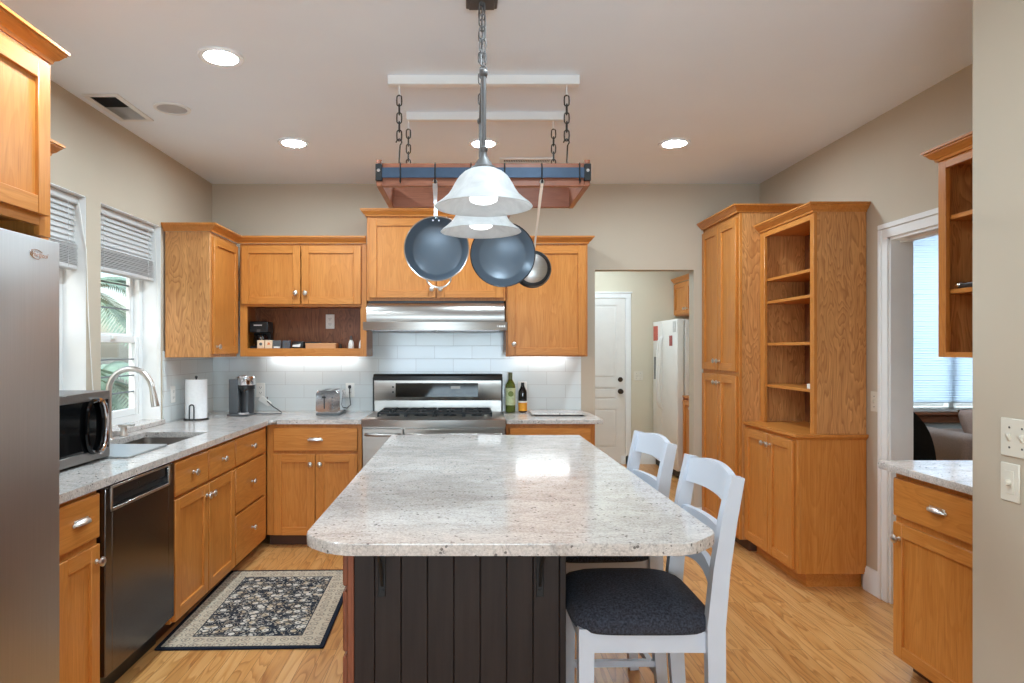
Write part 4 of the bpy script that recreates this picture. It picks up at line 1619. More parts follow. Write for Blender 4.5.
m.prism(rounded([(-1.675, 1.01), (-1.640, 1.045), (-1.565, 0.985), (-1.585, 0.955)], 0.012, 3), 'y', 5.295, 5.325, bev=0.004)
m.build('plug_adapter', PLASW, t)

# toaster
tx, ty = -1.055, 5.13
t = thing('toaster', 'chrome two-slice toaster on the counter left of the range', 'toaster', (tx, ty, CT))
m = M()
m.prism(rounded([(tx - 0.092, CT + 0.016), (tx + 0.092, CT + 0.016), (tx + 0.088, CT + 0.188), (tx - 0.088, CT + 0.188)], 0.022, 4), 'y', ty - 0.12, ty + 0.14, bev=0.012, seg=3)
m.build('shell', CHROME, t)
m = M()
m.box(tx - 0.090, tx + 0.090, ty - 0.118, ty + 0.138, CT + 0.001, CT + 0.019, bev=0.004)
m.build('base', DGREY, t)
m = M()
for s_ in (-1, 1):
    m.box(tx + s_ * 0.035 - 0.013, tx + s_ * 0.035 + 0.013, ty - 0.08, ty + 0.11, CT + 0.1875, CT + 0.1895)
m.build('slots', BLK, t)
m = M()
m.box(tx - 0.030, tx - 0.022, ty - 0.1235, ty - 0.119, CT + 0.05, CT + 0.15)
m.build('lever_track', BLK, t)
m = M()
m.box(tx - 0.042, tx - 0.010, ty - 0.142, ty - 0.122, CT + 0.132, CT + 0.147, bev=0.005, seg=2)
m.build('lever', BLK, t)
m = M()
for k in range(4):
    m.cyl((tx + 0.035, ty - 0.1205, CT + 0.06 + 0.025 * k), (tx + 0.035, ty - 0.126, CT + 0.06 + 0.025 * k), 0.007, 12)
m.build('buttons', DGREY, t)
m = M()
m.tube([(-0.948, 5.332, 1.11), (-0.945, 5.30, 1.10), (-0.935, 5.27, 1.03), (-0.925, 5.25, 0.975), (-0.95, 5.23, 0.95), (-0.985, 5.22, 0.965), (-0.965, 5.20, 0.94), (-0.99, 5.20, 0.93)], 0.0035, 8)
m.box(-0.958, -0.936, 5.318, 5.340, 1.10, 1.125, bev=0.004)
m.build('cord', CORDM, t)

# bottles
def bottle(name, label, x, y, R_, h, neck, glass, foil, lab, z_l0, z_l1, z_top=None):
    t = thing(name, label, 'bottle', (x, y, CT))
    m = M()
    hs = h * 0.66
    m.lathe([(0, 0.003), (R_ * 0.8, 0.001), (R_, 0.008), (R_, hs), (R_ * 0.93, hs + 0.015), (R_ * 0.55, hs + 0.042), (neck, hs + 0.062), (neck * 0.95, h - 0.01), (neck * 1.1, h - 0.009), (neck * 1.1, h), (0, h)], (x, y, CT), (0, 0, 1), 24)
    g = m.build('glass', glass, t, angle=50)
    M().lathe([(neck * 1.18, h * 0.77), (neck * 1.18, h + 0.001), (0, h + 0.0015)], (x, y, CT), (0, 0, 1), 20).build('capsule', foil, t)
    M().lathe([(R_ + 0.0006, z_l0), (R_ + 0.0006, z_l1)], (x, y, CT), (0, 0, 1), 28).build('label_paper', lab, t)
    return t
bt = bottle('wine_bottle', 'green wine bottle with pale label right of the range', 0.335, 5.25, 0.0385, 0.315, 0.0135, GREENG, OLIVE, LABG, 0.060, 0.195)
M().lathe([(0, 0), (0.022, 0), (0.022, 0.0012), (0, 0.0012)], (0.335, 5.25 - 0.0395, CT + 0.150), (0, -1, 0), 20).build('label_seal', plain('seal_green', (122, 140, 70), 0.6), bt)
bt = bottle('oil_bottle', 'dark bottle with orange label beside the green wine bottle', 0.432, 5.265, 0.034, 0.235, 0.011, DARKG, BLK, LABO, 0.014, 0.080)
M().lathe([(0.0348, 0.078), (0.0348, 0.092)], (0.432, 5.265, CT), (0, 0, 1), 24).build('label_band', PLASW, bt)

# glass cutting board
t = thing('cutting_board', 'pale marbled cutting board lying on the counter right of the bottles', 'cutting board', (0.685, 5.1, CT))
m = M()
m.prism(rounded([(0.475, 4.965), (0.890, 4.965), (0.890, 5.26), (0.475, 5.26)], 0.03, 4), 'z', CT + 0.010, CT + 0.022, bev=0.003)
m.build('slab', GRAN, t)
m = M()
for x in (0.51, 0.855):
    for y in (5.0, 5.22):
        m.cyl((x, y, CT + 0.0005), (x, y, CT + 0.011), 0.014, 12)
m.prism(rounded([(0.495, 4.980), (0.870, 4.980), (0.870, 5.245), (0.495, 5.245)], 0.025, 3), 'z', CT + 0.006, CT + 0.010)
m.build('base', BRONZE, t)

# ------------------------------------------------------------------ things in the open nook
NZ = 1.4165
t = thing('drip_coffee_maker', 'small black drip coffee maker at the left end of the open shelf', 'coffee maker', (-1.615, 5.20, NZ))
m = M()
m.box(-1.685, -1.545, 5.14, 5.28, NZ, NZ + 0.022, bev=0.005)
m.box(-1.685, -1.545, 5.235, 5.28, NZ + 0.02, NZ + 0.21, bev=0.006)
m.box(-1.688, -1.542, 5.135, 5.28, NZ + 0.125, NZ + 0.212, bev=0.010, seg=2)
m.build('housing', BLK, t)
m = M()
m.lathe([(0, 0.022), (0.05, 0.024), (0.056, 0.05), (0.052, 0.095), (0.04, 0.112), (0, 0.112)], (-1.615, 5.19, NZ), (0, 0, 1), 20)
m.build('carafe', BLKG, t)
M().tube([(-1.60, 5.143, NZ + 0.045), (-1.585, 5.118, NZ + 0.05), (-1.582, 5.112, NZ + 0.09), (-1.60, 5.143, NZ + 0.105)], 0.005, 8).build('carafe_handle', STX, t)
M().box(-1.652, -1.588, 5.1335, 5.136, NZ + 0.178, NZ + 0.186).build('badge', WHT, t)
M().box(-1.628, -1.602, 5.133, 5.136, NZ + 0.128, NZ + 0.15).build('indicator', PEWT, t)
def nook_box(label, x0, x1, h, body, face, fs):
    t = thing('capsule_box', label, 'box', ((x0 + x1) / 2, 5.11, NZ), 'small boxes in a row on the open shelf')
    M().box(x0, x1, 5.06, 5.108, NZ, NZ + h, bev=0.0015).build('carton', body, t)
    m = M()
    xc, zc = (x0 + x1) / 2, NZ + h * 0.55
    if fs == 'dot':
        m.cyl((xc, 5.0601, zc), (xc, 5.0588, zc), 0.011, 16)
    elif fs == 'band':
        m.box(x0 + 0.006, x1 - 0.006, 5.0588, 5.0601, NZ + 0.006, NZ + 0.018)
    else:
        m.prism([(xc - 0.010, zc - 0.008), (xc + 0.012, zc - 0.004), (xc + 0.008, zc + 0.010), (xc - 0.006, zc + 0.012)], 'y', 5.0588, 5.0601)
    m.build('print', face, t)
nook_box('pale carton with dark dot, first of the small boxes', -1.602, -1.548, 0.066, PINKC, DGREY, 'dot')
nook_box('pale carton with orange mark, second of the small boxes', -1.543, -1.487, 0.066, PINKC, TERRA, 'mark')
nook_box('dark grey carton with white band, third of the small boxes', -1.482, -1.424, 0.064, DGREY, PLASW, 'band')
nook_box('dark grey carton with pale dot, fourth of the small boxes', -1.410, -1.356, 0.064, plain('slate_card', (84, 86, 92), 0.7), PEWT, 'dot')
t = thing('coffee_pouch', 'black and white pouch lying beside the small boxes', 'pouch', (-1.30, 5.12, NZ))
M().box(-1.348, -1.255, 5.085, 5.16, NZ, NZ + 0.058, bev=0.014, seg=2).build('pouch', BLK, t)
m = M(); m.prism([(-1.342, NZ + 0.016), (-1.282, NZ + 0.013), (-1.278, NZ + 0.040), (-1.300, NZ + 0.034), (-1.338, NZ + 0.030)], 'y', 5.0835, 5.086); m.build('band', PLASW, t)
m = M().box(-1.27, -1.16, 5.20, 5.27, NZ, NZ + 0.055, bev=0.004)
tag(m.build('dark_tin', BLK), 'low black tin behind the long tan box', 'tin')
t = thing('tan_box', 'long low tan box lying on the open shelf', 'box', (-1.12, 5.12, NZ))
M().box(-1.240, -1.010, 5.08, 5.17, NZ, NZ + 0.036, bev=0.002).build('tray', CARDB, t)
M().box(-1.242, -1.008, 5.078, 5.172, NZ + 0.028, NZ + 0.044, bev=0.002).build('lid', CARDB, t)
m = M().lathe([(0, 0), (0.012, 0), (0.010, 0.03), (0.006, 0.04), (0, 0.042)], (-0.985, 5.15, NZ), (0, 0, 1), 14)
tag(m.build('cork_stopper', BRONZE), 'small dark stopper standing right of the tan box', 'stopper')
def shaker_(label, x):
    t = thing('spray_bottle', label, 'bottle', (x, 5.13, NZ))
    M().lathe([(0, 0), (0.022, 0), (0.024, 0.004), (0.021, 0.04), (0.014, 0.062), (0.011, 0.068), (0, 0.068)], (x, 5.13, NZ), (0, 0, 1), 20).build('bottle', PLASW, t)
    M().lathe([(0, 0.067), (0.010, 0.067), (0.011, 0.09), (0.008, 0.10), (0, 0.10)], (x, 5.13, NZ), (0, 0, 1), 16).build('cap', PEWT, t)
shaker_('small white bottle with grey cap on the open shelf', -0.900)
shaker_('small white bottle with grey cap at the very end of the open shelf', -0.818)

# ------------------------------------------------------------------ outlets and switches
def plate(name, label, cat, mf, u, z, kind, mat, w=0.070, h=0.115, group=None):
    t = thing(name, label, cat, mf(u, 0, z), group)
    M(mf).box(u - w / 2, u + w / 2, 0.0, 0.006, z - h / 2, z + h / 2, bev=0.0025).build('cover_plate', mat, t)
    if kind == 'outlet':
        for dz in (-0.021, 0.021):
            m = M(mf)
            m.box(u - 0.017, u + 0.017, 0.005, 0.0085, z + dz - 0.014, z + dz + 0.014, bev=0.002)
            r = m.build('receptacle', mat, t)
            m = M(mf)
            m.box(u - 0.009, u - 0.006, 0.0080, 0.0090, z + dz - 0.003, z + dz + 0.007)
            m.box(u + 0.006, u + 0.009, 0.0080, 0.0090, z + dz - 0.003, z + dz + 0.007)
            m.cyl((u, 0.008, z + dz - 0.008), (u, 0.009, z + dz - 0.008), 0.003, 8)
            m.build('slots', DGREY, r)
    elif kind == 'dimmer':
        M(mf).box(u - 0.017, u + 0.017, 0.005, 0.008, z - 0.035, z + 0.035, bev=0.001).build('insert', mat, t)
        M(mf).lathe([(0, 0), (0.009, 0), (0.008, 0.013), (0, 0.014)], (u, 0.008, z), (0, 1, 0), 16).build('dimmer_knob', mat, t)
    else:
        us = (u,) if kind == 'toggle' else (u - 0.023, u + 0.023)
        for uu in us:
            m = M(mf)
            m.prism([(0.004, z - 0.011), (0.008, z - 0.011), (0.016, z + 0.006), (0.013, z + 0.011), (0.004, z + 0.011)], 'x', uu - 0.004, uu + 0.004)
            m.build('toggle', mat, t)
            m = M(mf)
            for dz in (-0.030, 0.030):
                m.cyl((uu, 0.0055, z + dz), (uu, 0.0070, z + dz), 0.0032, 10)
            m.build('screws', PEWT, t)
    return t
TB = face_back(YB - 0.010)
G1 = 'white wall outlets'
plate('wall_outlet', 'white wall outlet with a black plug above the toaster', 'outlet', TB, -0.947, 1.085, 'outlet', PLASW, group=G1)
plate('wall_outlet', 'white wall outlet behind the pod coffee machine', 'outlet', TB, -1.665, 1.085, 'outlet', PLASW, group=G1)
plate('wall_outlet', 'white wall outlet behind the orange-labelled bottle', 'outlet', TB, 0.436, 1.095, 'outlet', PLASW, group=G1)
plate('wall_outlet', 'white outlet on the back of the open shelf nook', 'outlet', face_back(YB - 0.0185), -1.105, 1.635, 'outlet', PLASW, group=G1)
plate('wall_outlet', 'white outlet on the left tiled wall beside the paper towels', 'outlet', face_left(XL + 0.010), 4.62, 1.10, 'outlet', PLASW, group=G1)
plate('light_switch', 'single ivory toggle switch between bookcase and door casing', 'switch', face_right(XR), 3.838, 1.112, 'toggle', IVORY)
plate('light_switch', 'double ivory toggle switch on the near right wall', 'switch', face_right(XN), 1.975, 1.150, 'double', IVORY, 0.115, 0.115)
plate('dimmer_switch', 'ivory dimmer switch with round knob below the double switch', 'switch', face_right(XN), 1.998, 1.015, 'dimmer', IVORY)
plate('light_switch', 'double ivory switch on the hall wall beside the white door', 'switch', face_back(8.2), 2.096, 1.085, 'double', IVORY, 0.115, 0.115)

# ------------------------------------------------------------------ ceiling fixtures
def can(x, y, label):
    t = thing('recessed_light', label, 'ceiling light', (x, y, H - 0.02), 'recessed ceiling lights')
    M().lathe([(0.074, 0.0), (0.098, -0.002), (0.100, 0.008), (0.074, 0.009)], (x, y, H - 0.009), (0, 0, 1), 32, closed=True).build('trim_ring', WHT, t)
    M().lathe([(0, 0), (0.075, 0)], (x, y, H - 0.0045), (0, 0, 1), 32).build('lens', LAMP, t)
can(-1.12, 3.02, 'round lit ceiling lamp above the counter, biggest on the left')
can(-1.12, 4.28, 'round lit ceiling lamp above the corner by the open shelf cabinet')
can(1.33, 4.29, 'round lit ceiling lamp in front of the pantry')
can(0.10, 4.29, 'round lit ceiling lamp behind the hanging pendant')
for x, y in ((-1.12, 2.1), (0.35, 2.1)):  # extra lamps out of view, added to brighten the kitchen
    can(x, y, 'unseen ceiling lamp added above the frame to brighten the kitchen')
can(4.4, 4.6, 'unseen ceiling lamp added in the side room behind the doorway')  # both side room lamps are unseen, added against its darkness
can(4.4, 5.9, 'unseen ceiling lamp added in the side room above the sofa')
can(1.5, 6.3, 'unseen ceiling lamp added in the hall behind the opening')  # both hall lamps are unseen, added to brighten its walls
can(1.5, 7.5, 'unseen ceiling lamp added in the hall near the white refrigerator')
t = thing('ceiling_speaker', 'round pale speaker grille in the ceiling beside the vent', 'speaker', (-1.63, 3.67, H - 0.01))
M().lathe([(0.078, 0.0), (0.095, 0.001), (0.097, 0.008), (0.078, 0.009)], (-1.63, 3.67, H - 0.009), (0, 0, 1), 32, closed=True).build('trim_ring', WHT, t)
M().lathe([(0, 0), (0.079, 0)], (-1.63, 3.67, H - 0.004), (0, 0, 1), 32).build('grille', SPKG, t)
def vent(label, x0, x1, y0, y1, dark_y):
    t = thing('ceiling_vent', label, 'vent', ((x0 + x1) / 2, (y0 + y1) / 2, H - 0.012))
    m = M()
    b = 0.028
    for q in ((x0, x1, y0, y0 + b), (x0, x1, y1 - b, y1), (x0, x0 + b, y0 + b, y1 - b), (x1 - b, x1, y0 + b, y1 - b)):
        m.box(q[0], q[1], q[2], q[3], H - 0.010, H - 0.0005, bev=0.002)
    m.build('frame', WHT, t)
    M().box(x0 + b, x1 - b, y0 + b, y1 - b, H - 0.003, H - 0.0005).build('duct', VENTD, t)
    m = M()
    y = y0 + b + 0.006
    long_y = (y1 - y0) > (x1 - x0)
    if long_y:
        while y < y1 - b:
            m.mat(VENTD if y < dark_y else WHT)
            m.prism([(y, H - 0.010), (y + 0.009, H - 0.0035), (y + 0.010, H - 0.0045), (y + 0.002, H - 0.0105)], 'x', x0 + b, x1 - b)
            y += 0.012
    else:
        x = x0 + b
        while x < x1 - b:
            m.mat(WHT)
            m.box(x, x + 0.004, y0 + b, y1 - b, H - 0.010, H - 0.003)
            x += 0.012
    m.build('louvre', None, t)
vent('rectangular white ceiling vent beside the left wall', -2.01, -1.82, 3.46, 3.86, 3.63)
vent('narrow white ceiling vent behind the pot rack', 0.22, 0.60, 4.62, 4.74, 9)

# ------------------------------------------------------------------ pot rack hung from two white boards
def board(label, y, x0, x1):
    t = thing('ceiling_board', label, 'board', ((x0 + x1) / 2, y, H - 0.05), 'white boards on the ceiling')
    M().box(x0, x1, y - 0.022, y + 0.022, H - 0.045, H - 0.0005, bev=0.002).build('plank', WHT, t)
    for x in (-0.335, 0.481):
        M().tube([(x, y, H - 0.046), (x, y, H - 0.080), (x + 0.006, y, H - 0.094), (x + 0.010, y, H - 0.086)], 0.0035, 8).build('hook', WHT, t)
YA, YC = 3.245, 3.745
board('white ceiling board nearer the pendant, holding the front rack chains', YA, -0.389, 0.541)
board('white ceiling board farther back, holding the rear rack chains', YC, -0.345, 0.545)

t = thing('pot_rack', 'wooden pot rack with blue steel strip hung on black chains', 'pot rack', (0.073, 3.48, 2.2))
rx0, rx1, ry0, ry1, rz0, rz1 = -0.443, 0.589, 3.215, 3.735, 2.202, 2.318
M().box(rx0 + 0.02, rx1 - 0.02, ry0 + 0.006, ry0 + 0.034, rz0, rz1 - 0.004, bev=0.003).build('rail', RACKX, t)
M().box(rx0 + 0.02, rx1 - 0.02, ry1 - 0.034, ry1 - 0.006, rz0, rz1 - 0.004, bev=0.003).build('rail', RACKX, t)
M().box(rx0, rx0 + 0.028, ry0, ry1, rz0, rz1 - 0.004, bev=0.003).build('side_board', RACKY, t)
M().box(rx1 - 0.028, rx1, ry0, ry1, rz0, rz1 - 0.004, bev=0.003).build('side_board', RACKY, t)
for y, s_ in ((ry0, -1), (ry1, 1)):
    m = M()
    ya, yb = sorted((y + s_ * 0.012, y + s_ * 0.016))
    m.box(rx0 - 0.002, rx1 + 0.002, ya, yb, 2.238, 2.288, bev=0.001)
    m.build('steel_strip', BLUES, t)
    for x in (rx0 + 0.014, rx1 - 0.014):
        m = M()
        m.box(x - 0.016, x + 0.016, min(y, ya) - 0.002, max(y, yb) + 0.002, 2.225, 2.306, bev=0.002)
        M().cyl((x, y + s_ * 0.0165, 2.272), (x, y + s_ * 0.023, 2.272), 0.008, 12).build('bolt', CHROME, t)
        m.build('end_bracket', IRON, t)
        M().cyl((x, y, rz1 - 0.01), (x, y, rz1 + 0.008), 0.014, 14).build('corner_cap', RACKX, t)
for x in (-0.325, -0.158, 0.0144, 0.176, 0.355, 0.536):
    m = M()
    m.tube([(x, ry0 - 0.006, 2.302), (x, ry0 - 0.014, 2.308), (x, ry0 - 0.021, 2.300), (x, ry0 - 0.021, 2.236), (x, ry0 - 0.014, 2.226), (x, ry0 - 0.020, 2.213), (x, ry0 - 0.032, 2.214), (x, ry0 - 0.038, 2.224)], 0.0032, 8)
    m.build('pan_hook', IRON, t)
def link(m, p, L, wd, r, flip):
    pts = []
    n = 14
    for i in range(n):
        a = 2 * math.pi * i / n
        dz = (L / 2 - wd / 2) * (1 if math.sin(a) > 0 else -1) if abs(math.sin(a)) > 1e-6 else 0
        q = (wd / 2 * math.cos(a))
        z = wd / 2 * math.sin(a) + dz
        pts.append((p[0] + (0 if flip else q), p[1] + (q if flip else 0), p[2] + z))
    m.tube(pts, r, 6, closed=True)
for y in (YA, YC):
    for x in (-0.335, 0.481):
        m = M()
        z = H - 0.096
        k = 0
        zend = rz1 + (0.075 if y == YA else 0.01)
        while z - 0.048 > zend:
            link(m, (x, y, z - 0.022), 0.052, 0.024, 0.0034, k % 2 == 1)
            z -= 0.0425
            k += 1
        ytip = ry0 + 0.02 if y == YA else ry1 - 0.02
        pts = [(x - 0.016, y, z - 0.014), (x - 0.010, y, z - 0.002), (x, y, z + 0.004), (x + 0.010, y, z - 0.002), (x + 0.012, y, z - 0.014), (x + 0.004, y, z - 0.028), (x, (y + ytip) / 2, rz1 + 0.012), (x, ytip, rz1 - 0.006)]
        m.tube(pts, 0.0035, 8)
        m.build('chain', IRON, t)

# ------------------------------------------------------------------ hanging pans
def pan(label, cx, cz, r, depth, ybase, handle_top, inner, outer, hmat, hx_top, helper=False, floor_k=0.78, flip=False, hw=1.0):
    """pan hung on its handle; mouth towards -Y (towards +Y when flipped)"""
    t = thing('frying_pan', label, 'pan', (cx, ybase, cz), 'pans hanging from the rack')
    ax = (0, 1 if flip else -1, 0)
    c = (cx, ybase, cz)
    th = 0.003
    rb = r * floor_k
    m = M()
    m.mat(inner)
    inn = [(0, th), (rb * 0.92, th), (rb, th + 0.006), (r * 0.97, depth - 0.002)]
    m.lathe(inn, c, ax, 48)
    m.mat(outer)
    m.lathe([(r * 0.97, depth - 0.002), (r * 1.0, depth), (r * 1.005, depth - 0.002), (rb + 0.006, 0.006), (rb * 0.94, 0.0), (0, 0.0)], c, ax, 48)
    o = m.build('vessel', None, t, angle=45)
    s_ = 1 if flip else -1
    yr = ybase + s_ * (depth - 0.014)
    hp = Vector((hx_top, 3.192, handle_top))
    p0 = Vector((cx + (hx_top - cx) * (r - 0.01) / max(0.05, (handle_top - cz)), yr, cz + r - 0.012))
    p0.z = cz + math.sqrt(max(0, r * r - (p0.x - cx) ** 2)) - 0.008
    mid = p0.lerp(hp, 0.45) + Vector((0, -0.012, 0))
    m = M()
    L = [p0, p0.lerp(mid, 0.5), mid, mid.lerp(hp, 0.6), hp - Vector((0, 0, 0.014))]
    m.bar(L, [0.008 * hw, 0.007 * hw, 0.0085 * hw, 0.012 * hw, 0.011 * hw], [0.005, 0.004, 0.004, 0.005, 0.004], (1, 0, 0))
    k = 12
    m.tube([(hp.x + 0.008 * math.cos(2 * math.pi * i / k), hp.y, hp.z - 0.006 + 0.010 * math.sin(2 * math.pi * i / k)) for i in range(k)], 0.0038, 8, closed=True)
    m.build('handle', hmat, t)
    m = M()
    for dx in (-0.014, 0.014):
        m.cyl((p0.x + dx, yr - 0.004, p0.z - 0.012), (p0.x + dx, yr + 0.002, p0.z - 0.012), 0.004, 8)
    m.build('rivets', CHROME, t)
    if helper:
        m = M()
        pts = []
        for i in range(11):
            a = math.pi + math.pi * i / 10
            pts.append((cx + 0.01 + 0.058 * math.cos(a), yr, cz - r + 0.016 + 0.046 * math.sin(a)))
        m.tube(pts, 0.0045, 8)
        m.build('helper_handle', NICKEL, t)
    return t
pan('blue-coated pan with small helper loop, nearest the left of the rack', -0.150, 1.895, 0.156, 0.066, 3.245, 2.222, PANB, STX, CHROME, -0.158, helper=True, floor_k=0.80)
pan('shallow blue-coated pan hanging between the other two pans', 0.168, 1.872, 0.158, 0.048, 3.262, 2.222, PANB, PAND, PAND, 0.176, floor_k=0.76)
# smaller pan seen from its base, hung beside the others
pan('small black pan showing its bare metal base, behind the blue pans', 0.322, 1.815, 0.095, 0.036, 3.30, 2.222, PAND, PAND, NICKEL, 0.355, floor_k=0.86, flip=True, hw=0.6)

# the disc on the small pan's base
o = [x for x in bpy.data.objects if x.get('label', '').startswith('small black pan')][0]
M().lathe([(0, 0.0012), (0.070, 0.0012), (0.072, 0.0)], (0.322, 3.30, 1.815), (0, -1, 0), 40).build('base_disc', STX, o)

# ------------------------------------------------------------------ pendant
t = thing('pendant_light', 'two-shade pendant light with white glass bells above the island', 'pendant light', (0.052, 2.46, H))
pxc = 0.052
m = M()
m.box(pxc - 0.060, pxc + 0.060, 2.44, 2.565, H - 0.020, H - 0.0005, bev=0.003)
m.box(pxc - 0.050, pxc + 0.050, 2.45, 2.555, H - 0.030, H - 0.019, bev=0.004)
m.cyl((pxc, 2.50, H - 0.045), (pxc, 2.50, H - 0.028), 0.010, 12)
m.build('canopy', PEWT, t)
ya, yb, zbar = 2.22, 2.69, 2.335
for y, yo in ((ya + 0.05, 2.488), (yb - 0.05, 2.512)):
    m = M()
    p0, p1 = Vector((pxc, yo, H - 0.045)), Vector((pxc, y, zbar + 0.01))
    d = (p1 - p0)
    n = int(d.length / 0.036)
    for k in range(n):
        c = p0 + d * ((k + 0.5) / n)
        link(m, (c.x, c.y, c.z), 0.046, 0.022, 0.0028, k % 2 == 1)
    m.build('chain', PEWT, t)
m = M()
m.tube([(pxc + 0.006, 2.49, H - 0.04), (pxc + 0.012, 2.47, 2.62), (pxc - 0.004, 2.46, 2.50), (pxc, 2.455, zbar)], 0.003, 8)
m.build('cord', PEWT, t)
m = M()
m.tube([(pxc, ya, zbar), (pxc, (ya + yb) / 2, zbar + 0.012), (pxc, yb, zbar)], 0.009, 10)
m.build('crossbar', PEWT, t)
for y in (ya, yb):
    zr = 1.888
    zt = zr + 0.127
    m = M()
    m.cyl((pxc, y, zt), (pxc, y, zbar), 0.0085, 12)
    m.ball((pxc, y, zbar), 0.015)
    m.lathe([(0.0085, 0.075), (0.013, 0.07), (0.013, 0.06), (0.010, 0.055), (0.012, 0.04), (0.020, 0.030), (0.030, 0.012), (0.042, 0.004), (0.044, -0.004), (0, -0.004)], (pxc, y, zt), (0, 0, 1), 20)
    m.build('stem', PEWT, t)
    prof = [(0.026, 0.127), (0.046, 0.124), (0.066, 0.114), (0.083, 0.098), (0.096, 0.078), (0.107, 0.057), (0.120, 0.038), (0.138, 0.022), (0.155, 0.009), (0.163, 0.0)]
    inn = [(r_ - 0.0045, z - 0.003) for r_, z in prof[::-1]]
    inn[0] = (0.1595, -0.001)
    m = M().lathe([(r_, z) for r_, z in prof + inn], (pxc, y, zr), (0, 0, 1), 44, closed=True)
    sh = m.build('glass_shade', ALAB, t, angle=60)
    m = M()
    m.lathe([(0, 0.012), (0.030, 0.013), (0.045, 0.020), (0.048, 0.034), (0.040, 0.062), (0.024, 0.085), (0.016, 0.10), (0, 0.10)], (pxc, y, zr), (0, 0, 1), 24)
    m.build('bulb', BULB, t, angle=60)

# ------------------------------------------------------------------ rug
hx, hy = 0.395, 0.555
m = M()
m.prism(rounded([(-hx, -hy), (hx, -hy), (hx, hy), (-hx, hy)], 0.006, 2), 'z', 0, 0.009, bev=0.002)
rg = m.build('kitchen_rug', rug_mat(hx, hy), loc=(0, 0, 0))
rg.location = (-1.092, 3.685, 0.0006)
rg.rotation_euler = (0, 0, R(1.6))
tag(rg, 'navy and cream floral rug lying on the floor before the sink', 'rug')

# ------------------------------------------------------------------ hall: door, white fridge, cabinets
HYW = 8.2
m = M()
m.box(1.933, 2.005, HYW - 0.016, HYW, 0, 2.115, bev=0.004)
m.box(1.055, 1.127, HYW - 0.016, HYW, 0, 2.115, bev=0.004)
m.box(1.055, 2.005, HYW - 0.017, HYW, 2.040, 2.115, bev=0.004)
m.box(1.040, 2.020, HYW - 0.026, HYW, 2.098, 2.118, bev=0.004)
struct(m.build('trim_2', WHT))
m = M(face_back(HYW - 0.002))
m.mat(APPW)
dx0, dx1 = 1.130, 1.930
sl = 0.108
bands = [(0.20, 0.68), (0.795, 0.945), (1.058, 1.955)]
m.box(dx0, dx0 + sl, 0.0, 0.012, 0.012, 2.036)
m.box(dx1 - sl, dx1, 0.0, 0.012, 0.012, 2.036)
zz = 0.012
for a, b in bands + [(2.036, None)]:
    m.box(dx0 + sl, dx1 - sl, 0.0, 0.012, zz, a)
    zz = b
for a, b in bands:
    m.box(dx0 + sl, dx1 - sl, 0.0, 0.004, a, b)
    m.box(dx0 + sl + 0.022, dx1 - sl - 0.022, 0.003, 0.011, a + 0.022, b - 0.022, bev=0.006)
dr = struct(m.build('door_1', None))
m = M(face_back(HYW - 0.014))
m.lathe([(0, 0), (0.032, 0), (0.032, 0.006), (0.014, 0.012), (0.012, 0.03), (0.026, 0.042), (0.029, 0.056), (0.018, 0.068), (0, 0.069)], (1.872, 0, 0.895), (0, 1, 0), 20)
m.build('knob', BRONZE, dr)
m = M(face_back(HYW - 0.014))
m.lathe([(0, 0), (0.030, 0), (0.030, 0.010), (0.022, 0.018), (0, 0.019)], (1.872, 0, 1.04), (0, 1, 0), 20)
m.build('deadbolt', BRONZE, dr)

t = thing('refrigerator', 'white side-by-side refrigerator in the hall beyond the opening', 'refrigerator', (2.6, 7.68, 0))
FXw = 2.262
box('cabinet_body', APPW, t, FXw + 0.085, 3.04, 7.21, 8.14, 0.02, 1.735, bev=0.006)
for y0, y1, nm in ((7.205, 7.775, 'door'), (7.785, 8.145, 'door')):
    m = M()
    m.prism(rounded([(FXw, y0), (FXw, y1), (FXw + 0.075, y1), (FXw + 0.075, y0)], 0.014, 3), 'z', 0.09, 1.742, bev=0.005)
    o = m.build(nm, APPW, t)
    yh = 7.735 if y0 < 7.5 else 7.825
    M().tube([(FXw + 0.002, yh, 0.72), (FXw - 0.035, yh, 0.78), (FXw - 0.045, yh, 1.05), (FXw - 0.04, yh, 1.35), (FXw - 0.03, yh, 1.50), (FXw + 0.002, yh, 1.56)], 0.013, 10).build('handle', APPW, o)
    if y0 > 7.5:
        M().box(FXw - 0.003, FXw + 0.002, 7.90, 8.09, 1.05, 1.32, bev=0.002).build('dispenser', DGREY, o)
box('grille', VENTD, t, FXw + 0.03, FXw + 0.09, 7.22, 8.13, 0.012, 0.085)
def magnet(label, y0, y1, z0, z1, mat, th=0.003):
    m = M().box(FXw - 0.0012 - th, FXw - 0.0008, y0, y1, z0, z1)
    tag(m.build('fridge_magnet', mat), label, 'magnet', 'paper pictures on the white fridge')
magnet('tall reddish card at the far top corner of the white fridge', 7.93, 8.11, 1.515, 1.690, REDM)
magnet('small dark red picture on the white fridge', 7.37, 7.475, 1.45, 1.565, plain('magnet_dark', (150, 62, 56), 0.6, 0, 0.4, 80))
magnet('pale grey card near the top edge of the white fridge', 7.245, 7.345, 1.60, 1.72, plain('magnet_pale', (196, 194, 190), 0.6, 0, 0.15, 80))

